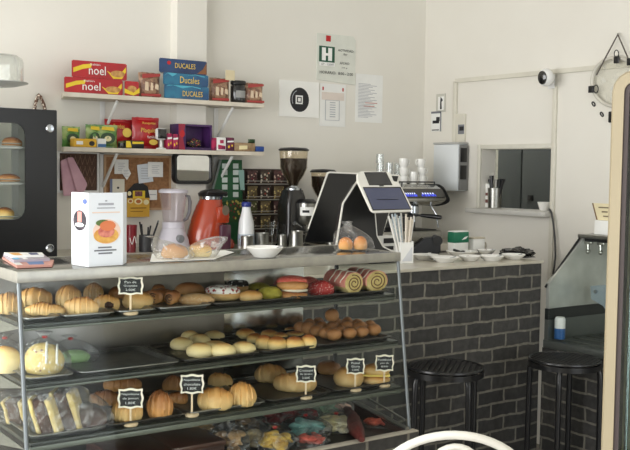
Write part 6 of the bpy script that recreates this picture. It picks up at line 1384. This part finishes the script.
bm = BM(); prism(bm, [bp_(590.5,286),bp_(613,284.5),bp_(613,320),bp_(603,306),(bp_(591,299))], (.02,0,0)); t2 = mkobj('hinge_bracket', bm, M('bracket_blue_grey', (150,162,168), .4, .3), t, world=True)
c_ = bp_(596,291.5); bm = BM(); tube(bm, [c_+Vector((-.008,0,0)),c_+Vector((-.0005,0,0))], .010, 12); mkobj('bracket_screw', bm, m_chrome, t2, world=True)
bm = BM()
for k in range(5): box(bm, XF+.05+k*.1, XF+.07+k*.1, YR0+.05, YE1-.06, .7605, .768)
mkobj('floor_rails', bm, m_steel, t, world=True)
p = at(552.5,345,Z=.7612); p = Vector((XF+.062,0,0)); yv = at(552.5,340,X=XF+.05).y; p = Vector((XF+.05,min(yv,YE1-.06),.7685)); s = mpp(p)
t = thing('spray_bottle', 'small bottle, white above and blue below, inside the right glass counter', 'bottle', p)
zz_ = lambda yy: at(552.5,yy,X=p.x).z-p.z
hb = .052
mkobj('blue_lower', lathe(BM(), [(0,0),(5.4*s,0),(5.4*s,hb),(0,hb)]), M('blue_liquid', (46,92,150), .3), t); mkobj('white_upper', lathe(BM(), [(5.3*s,hb+.0005),(5.3*s,hb+.045),(4.2*s,hb+.055),(0,hb+.055)]), m_white, t)
# white box and sign on the glass counter
p = at(598,239,X=XT+.10); yq = p.y; zq = ztop+.0206
x_a = XT+.06; ya_, yb_ = at(594.5,222,X=x_a).y, at(609,222,X=x_a).y-.1
single('white_carton', 'plain white carton on top of the right glass counter', 'box', box(BM(), -.07, .07, -(ya_-yb_)/2, (ya_-yb_)/2, 0, at(600,220.5,X=x_a).z-zq, .002), m_paper, (x_a+.07, (ya_+yb_)/2, zq))
zb = at(600,220.5,X=x_a).z+.0006; A_ = at(589.5,204,X=x_a); B_ = at(608,204,X=x_a)
t = thing('cream_sign', 'cream sign with faint lettering standing on the white carton', 'sign', (x_a+.03,(ya_+yb_)/2,zb)); hS = at(597,203.5,X=x_a).z-zb; y1_ = A_.y-(ya_+yb_)/2; y0_ = B_.y-(ya_+yb_)/2
bm = BM(); prism(bm, [(0,y1_-.03,0),(0,y0_,0),(-.0,y0_,hS),(-.0,y1_,hS)], (.006,0,0)); mkobj('board', bm, M('cream_board', (226,214,176), .7), t)
bm = BM(); prism(bm, [(-.001,y1_-.03,0),(-.001,y1_-.022,0),(-.001,y1_+.008,hS),(-.001,y1_,hS)], (.009,0,0)); mkobj('wooden_edge', bm, M('brown_edge', (120,92,62), .6), t)
bm = BM(); o_ = Vector((-.0003,y1_-.02,0)); w_ = y1_-y0_
for a in (R4(.12,.72,.8,.80),R4(.3,.46,.62,.55),R4(.38,.2,.85,.28)): patch(bm, a, o_, RW, UP, w_, hS)
mkobj('faint_lines', bm, M('sepia_ink', (120,106,84), .7), t)
# ------------------------------------------------------------------ stools
def stool(cx, yc, Y, label, turn):
    p = at(cx,yc,Y=Y); zs = p.z; r = .163
    t = thing('bar_stool', label, 'stool', (p.x,p.y,0), 'black bar stools', RZ+turn)
    blk = M('stool_black', (22,22,23), .32, coat=.2)
    mkobj('seat', lathe(BM(), [(0,zs-.012),(r*.93,zs-.012),(r,zs-.006),(r,zs-.002),(r*.985,zs+.003),(r*.95,zs+.001),(r*.93,zs-.004),(0,zs-.004)], seg=48), blk, t)
    bm = BM(); lathe(bm, [(r-.004,zs-.0125),(r+.001,zs-.0125),(r+.001,zs-.036),(r-.004,zs-.036)], seg=48, closed=True); mkobj('seat_rim', bm, blk, t)
    bm = BM()
    n = 13
    for i in range(n):
        x = (i-(n-1)/2)*.0235; L = math.sqrt(max(0,(r*.92)**2-x*x)); box(bm, x-.0075, x+.0075, -L, L, zs-.0038, zs+.0002, .001)
    mkobj('seat_slats', bm, M('stool_slats', (26,26,27), .5), t)
    for k in range(4):
        a = PI/4+k*PI/2; c, s_ = math.cos(a), math.sin(a)
        pts = [(c*q, s_*q, z) for q, z in ((.06,zs-.024),(.125,zs-.026),(.148,zs-.036),(.156,zs-.06),(.158,zs-.12),(.160,.35),(.164,.012))]
        bm = BM(); tube(bm, pts, .013, 12); l_ = mkobj('leg', bm, blk, t)
        bm = BM(); lathe(bm, [(0,0),(.015,0),(.015,.0119),(0,.0119)], (c*.164,s_*.164,0)); mkobj('rubber_foot', bm, m_black, l_)
    bm = BM(); loop(bm, [(math.cos(i*PI/20)*.146, math.sin(i*PI/20)*.146, .26) for i in range(40)], .008, 8); mkobj('foot_ring', bm, blk, t)
stool(445.5,366,2.985,'black round bar stool in the middle, in front of the brick bar',math.radians(-15))
stool(565,358.5,2.86,'black round bar stool with ribbed seat in the corner beside the cooler',math.radians(22))
# ------------------------------------------------------------------ white curly chair, only the top of its back in view
pz = at(455,431.5,Y=1.92); zt = pz.z; s = mpp(pz)
t = thing('garden_chair', 'white metal chair with a curled round back at the bottom edge', 'chair', (pz.x,pz.y,0), None, RZ+PI)
cw = M('chair_white', (240,238,230), .35, coat=.3, scale=6)
bw = .235
def arch(k): return [(math.cos(a)*bw*k, .0, zt-.20+math.sin(a)*.19*(k+.0)) for a in [PI*i/28 for i in range(29)]]
bm = BM(); pts = [(bw*.92,0,.46),(bw*1.0,0,zt-.28)]+arch(1.0)+[(-bw*1.0,0,zt-.28),(-bw*.92,0,.46)]; tube(bm, pts, .0125, 12); mkobj('back_hoop', bm, cw, t)
def scroll(cx, cz, r0, turns, d, a0):
    pts = []
    for i in range(int(turns*24)+1):
        a = i/24*2*PI; r = r0*(1-.62*i/(turns*24)); pts.append((cx+math.cos(a0+d*a)*r, 0, cz+math.sin(a0+d*a)*r))
    return tube(BM(), pts, .0095, 10)
mkobj('back_scroll', scroll(-.010, zt-.115, .088, 1.5, 1, -1.2), cw, t)
mkobj('back_scroll', scroll(.142, zt-.125, .062, 1.4, -1, 1.9), cw, t)
mkobj('back_scroll', scroll(-.158, zt-.14, .056, 1.4, 1, 1.3), cw, t)
bm = BM(); tube(bm, [(-.07,0,zt-.20),(-.10,0,zt-.30),(-.05,0,.47)], .009, 10); tube(bm, [(.07,0,zt-.20),(.10,0,zt-.30),(.05,0,.47)], .009, 10); mkobj('back_bars', bm, cw, t)
mkobj('seat', lathe(BM(), [(0,.44),(.19,.44),(.205,.447),(.205,.457),(.19,.462),(0,.458)], (0,.20,0), seg=40), cw, t)
for k,(x,y) in enumerate(((-.15,.05),(.15,.05),(-.15,.35),(.15,.35))):
    bm = BM(); tube(bm, [(x*.9,y,.44),(x*1.1,y+(.02 if y>.2 else -.02),.22),(x*1.25,y+(.05 if y>.2 else -.05),.0)], [.012,.011,.010], 10); mkobj('leg', bm, cw, t)
# ------------------------------------------------------------------ drinks cooler at the right edge
pe = EYE + (FW + RV*((607.5-315)/F) - UV*((225-225)/F))*1.9
t = thing('drinks_cooler', 'cream upright drinks cooler with a glass door at the right edge', 'cooler', (pe.x,pe.y,0), None, math.radians(-62))
s = 1.9/F; zt = (at(628,75,Y=pe.y)).z; zt = ZC+(165.5+14*.0+ (176-75-165.5+0))*0 + (177.5-75)*s
cr_ = M('cooler_cream', (162,149,121), .4, scale=3); wd_ = .62; dp = .55
mkobj('cabinet', box(BM(), .02, wd_, .06, dp, .05, zt-.03, .02), M('cooler_shell', (214,204,180), .45), t)
ln = 0.0
bm = BM(); L = []
for (a, y_) in ((0,.055),(0,.006),(.004,.0),(.0235,.0),(.0235,.055)):
    L.append([(x+wd_/2, y_, z+(zt+.06)/2) for x,z in rr(wd_-2*a, zt-.06-2*a, max(.006,.042-a))])
loft(bm, L, False, False); dr_ = mkobj('door_frame', bm, cr_, t)
bm = BM(); L = []
for (a, y_) in ((.0238,.05),(.0238,.004),(.0330,.004),(.0330,.05)): L.append([(x+wd_/2, y_, z+(zt+.06)/2) for x,z in rr(wd_-2*a, zt-.06-2*a, .012)])
loft(bm, L, False, False); mkobj('door_gasket', bm, M('gasket_brown', (66,54,52), .5), dr_)
bm = BM(); box(bm, .0335, wd_-.0335, .012, .016, .0945, zt-.0345); mkobj('door_glass', bm, glass('cooler_glass', (232,240,237), .5, .05, .02), dr_)
bm = BM(); box(bm, .040, .046, .030, .05, .10, zt-.04, .002); box(bm, .052, .056, .034, .05, .10, zt-.04, .001); mkobj('reflection_strips', bm, m_chrome, t)  # chrome strips added to imitate vertical reflections in the door glass
for k in range(5): bm = BM(); box(bm, .06, wd_-.05, .045, .0595, .3+k*.28, .31+k*.28, .002); mkobj('rack_edge', bm, m_white, t)
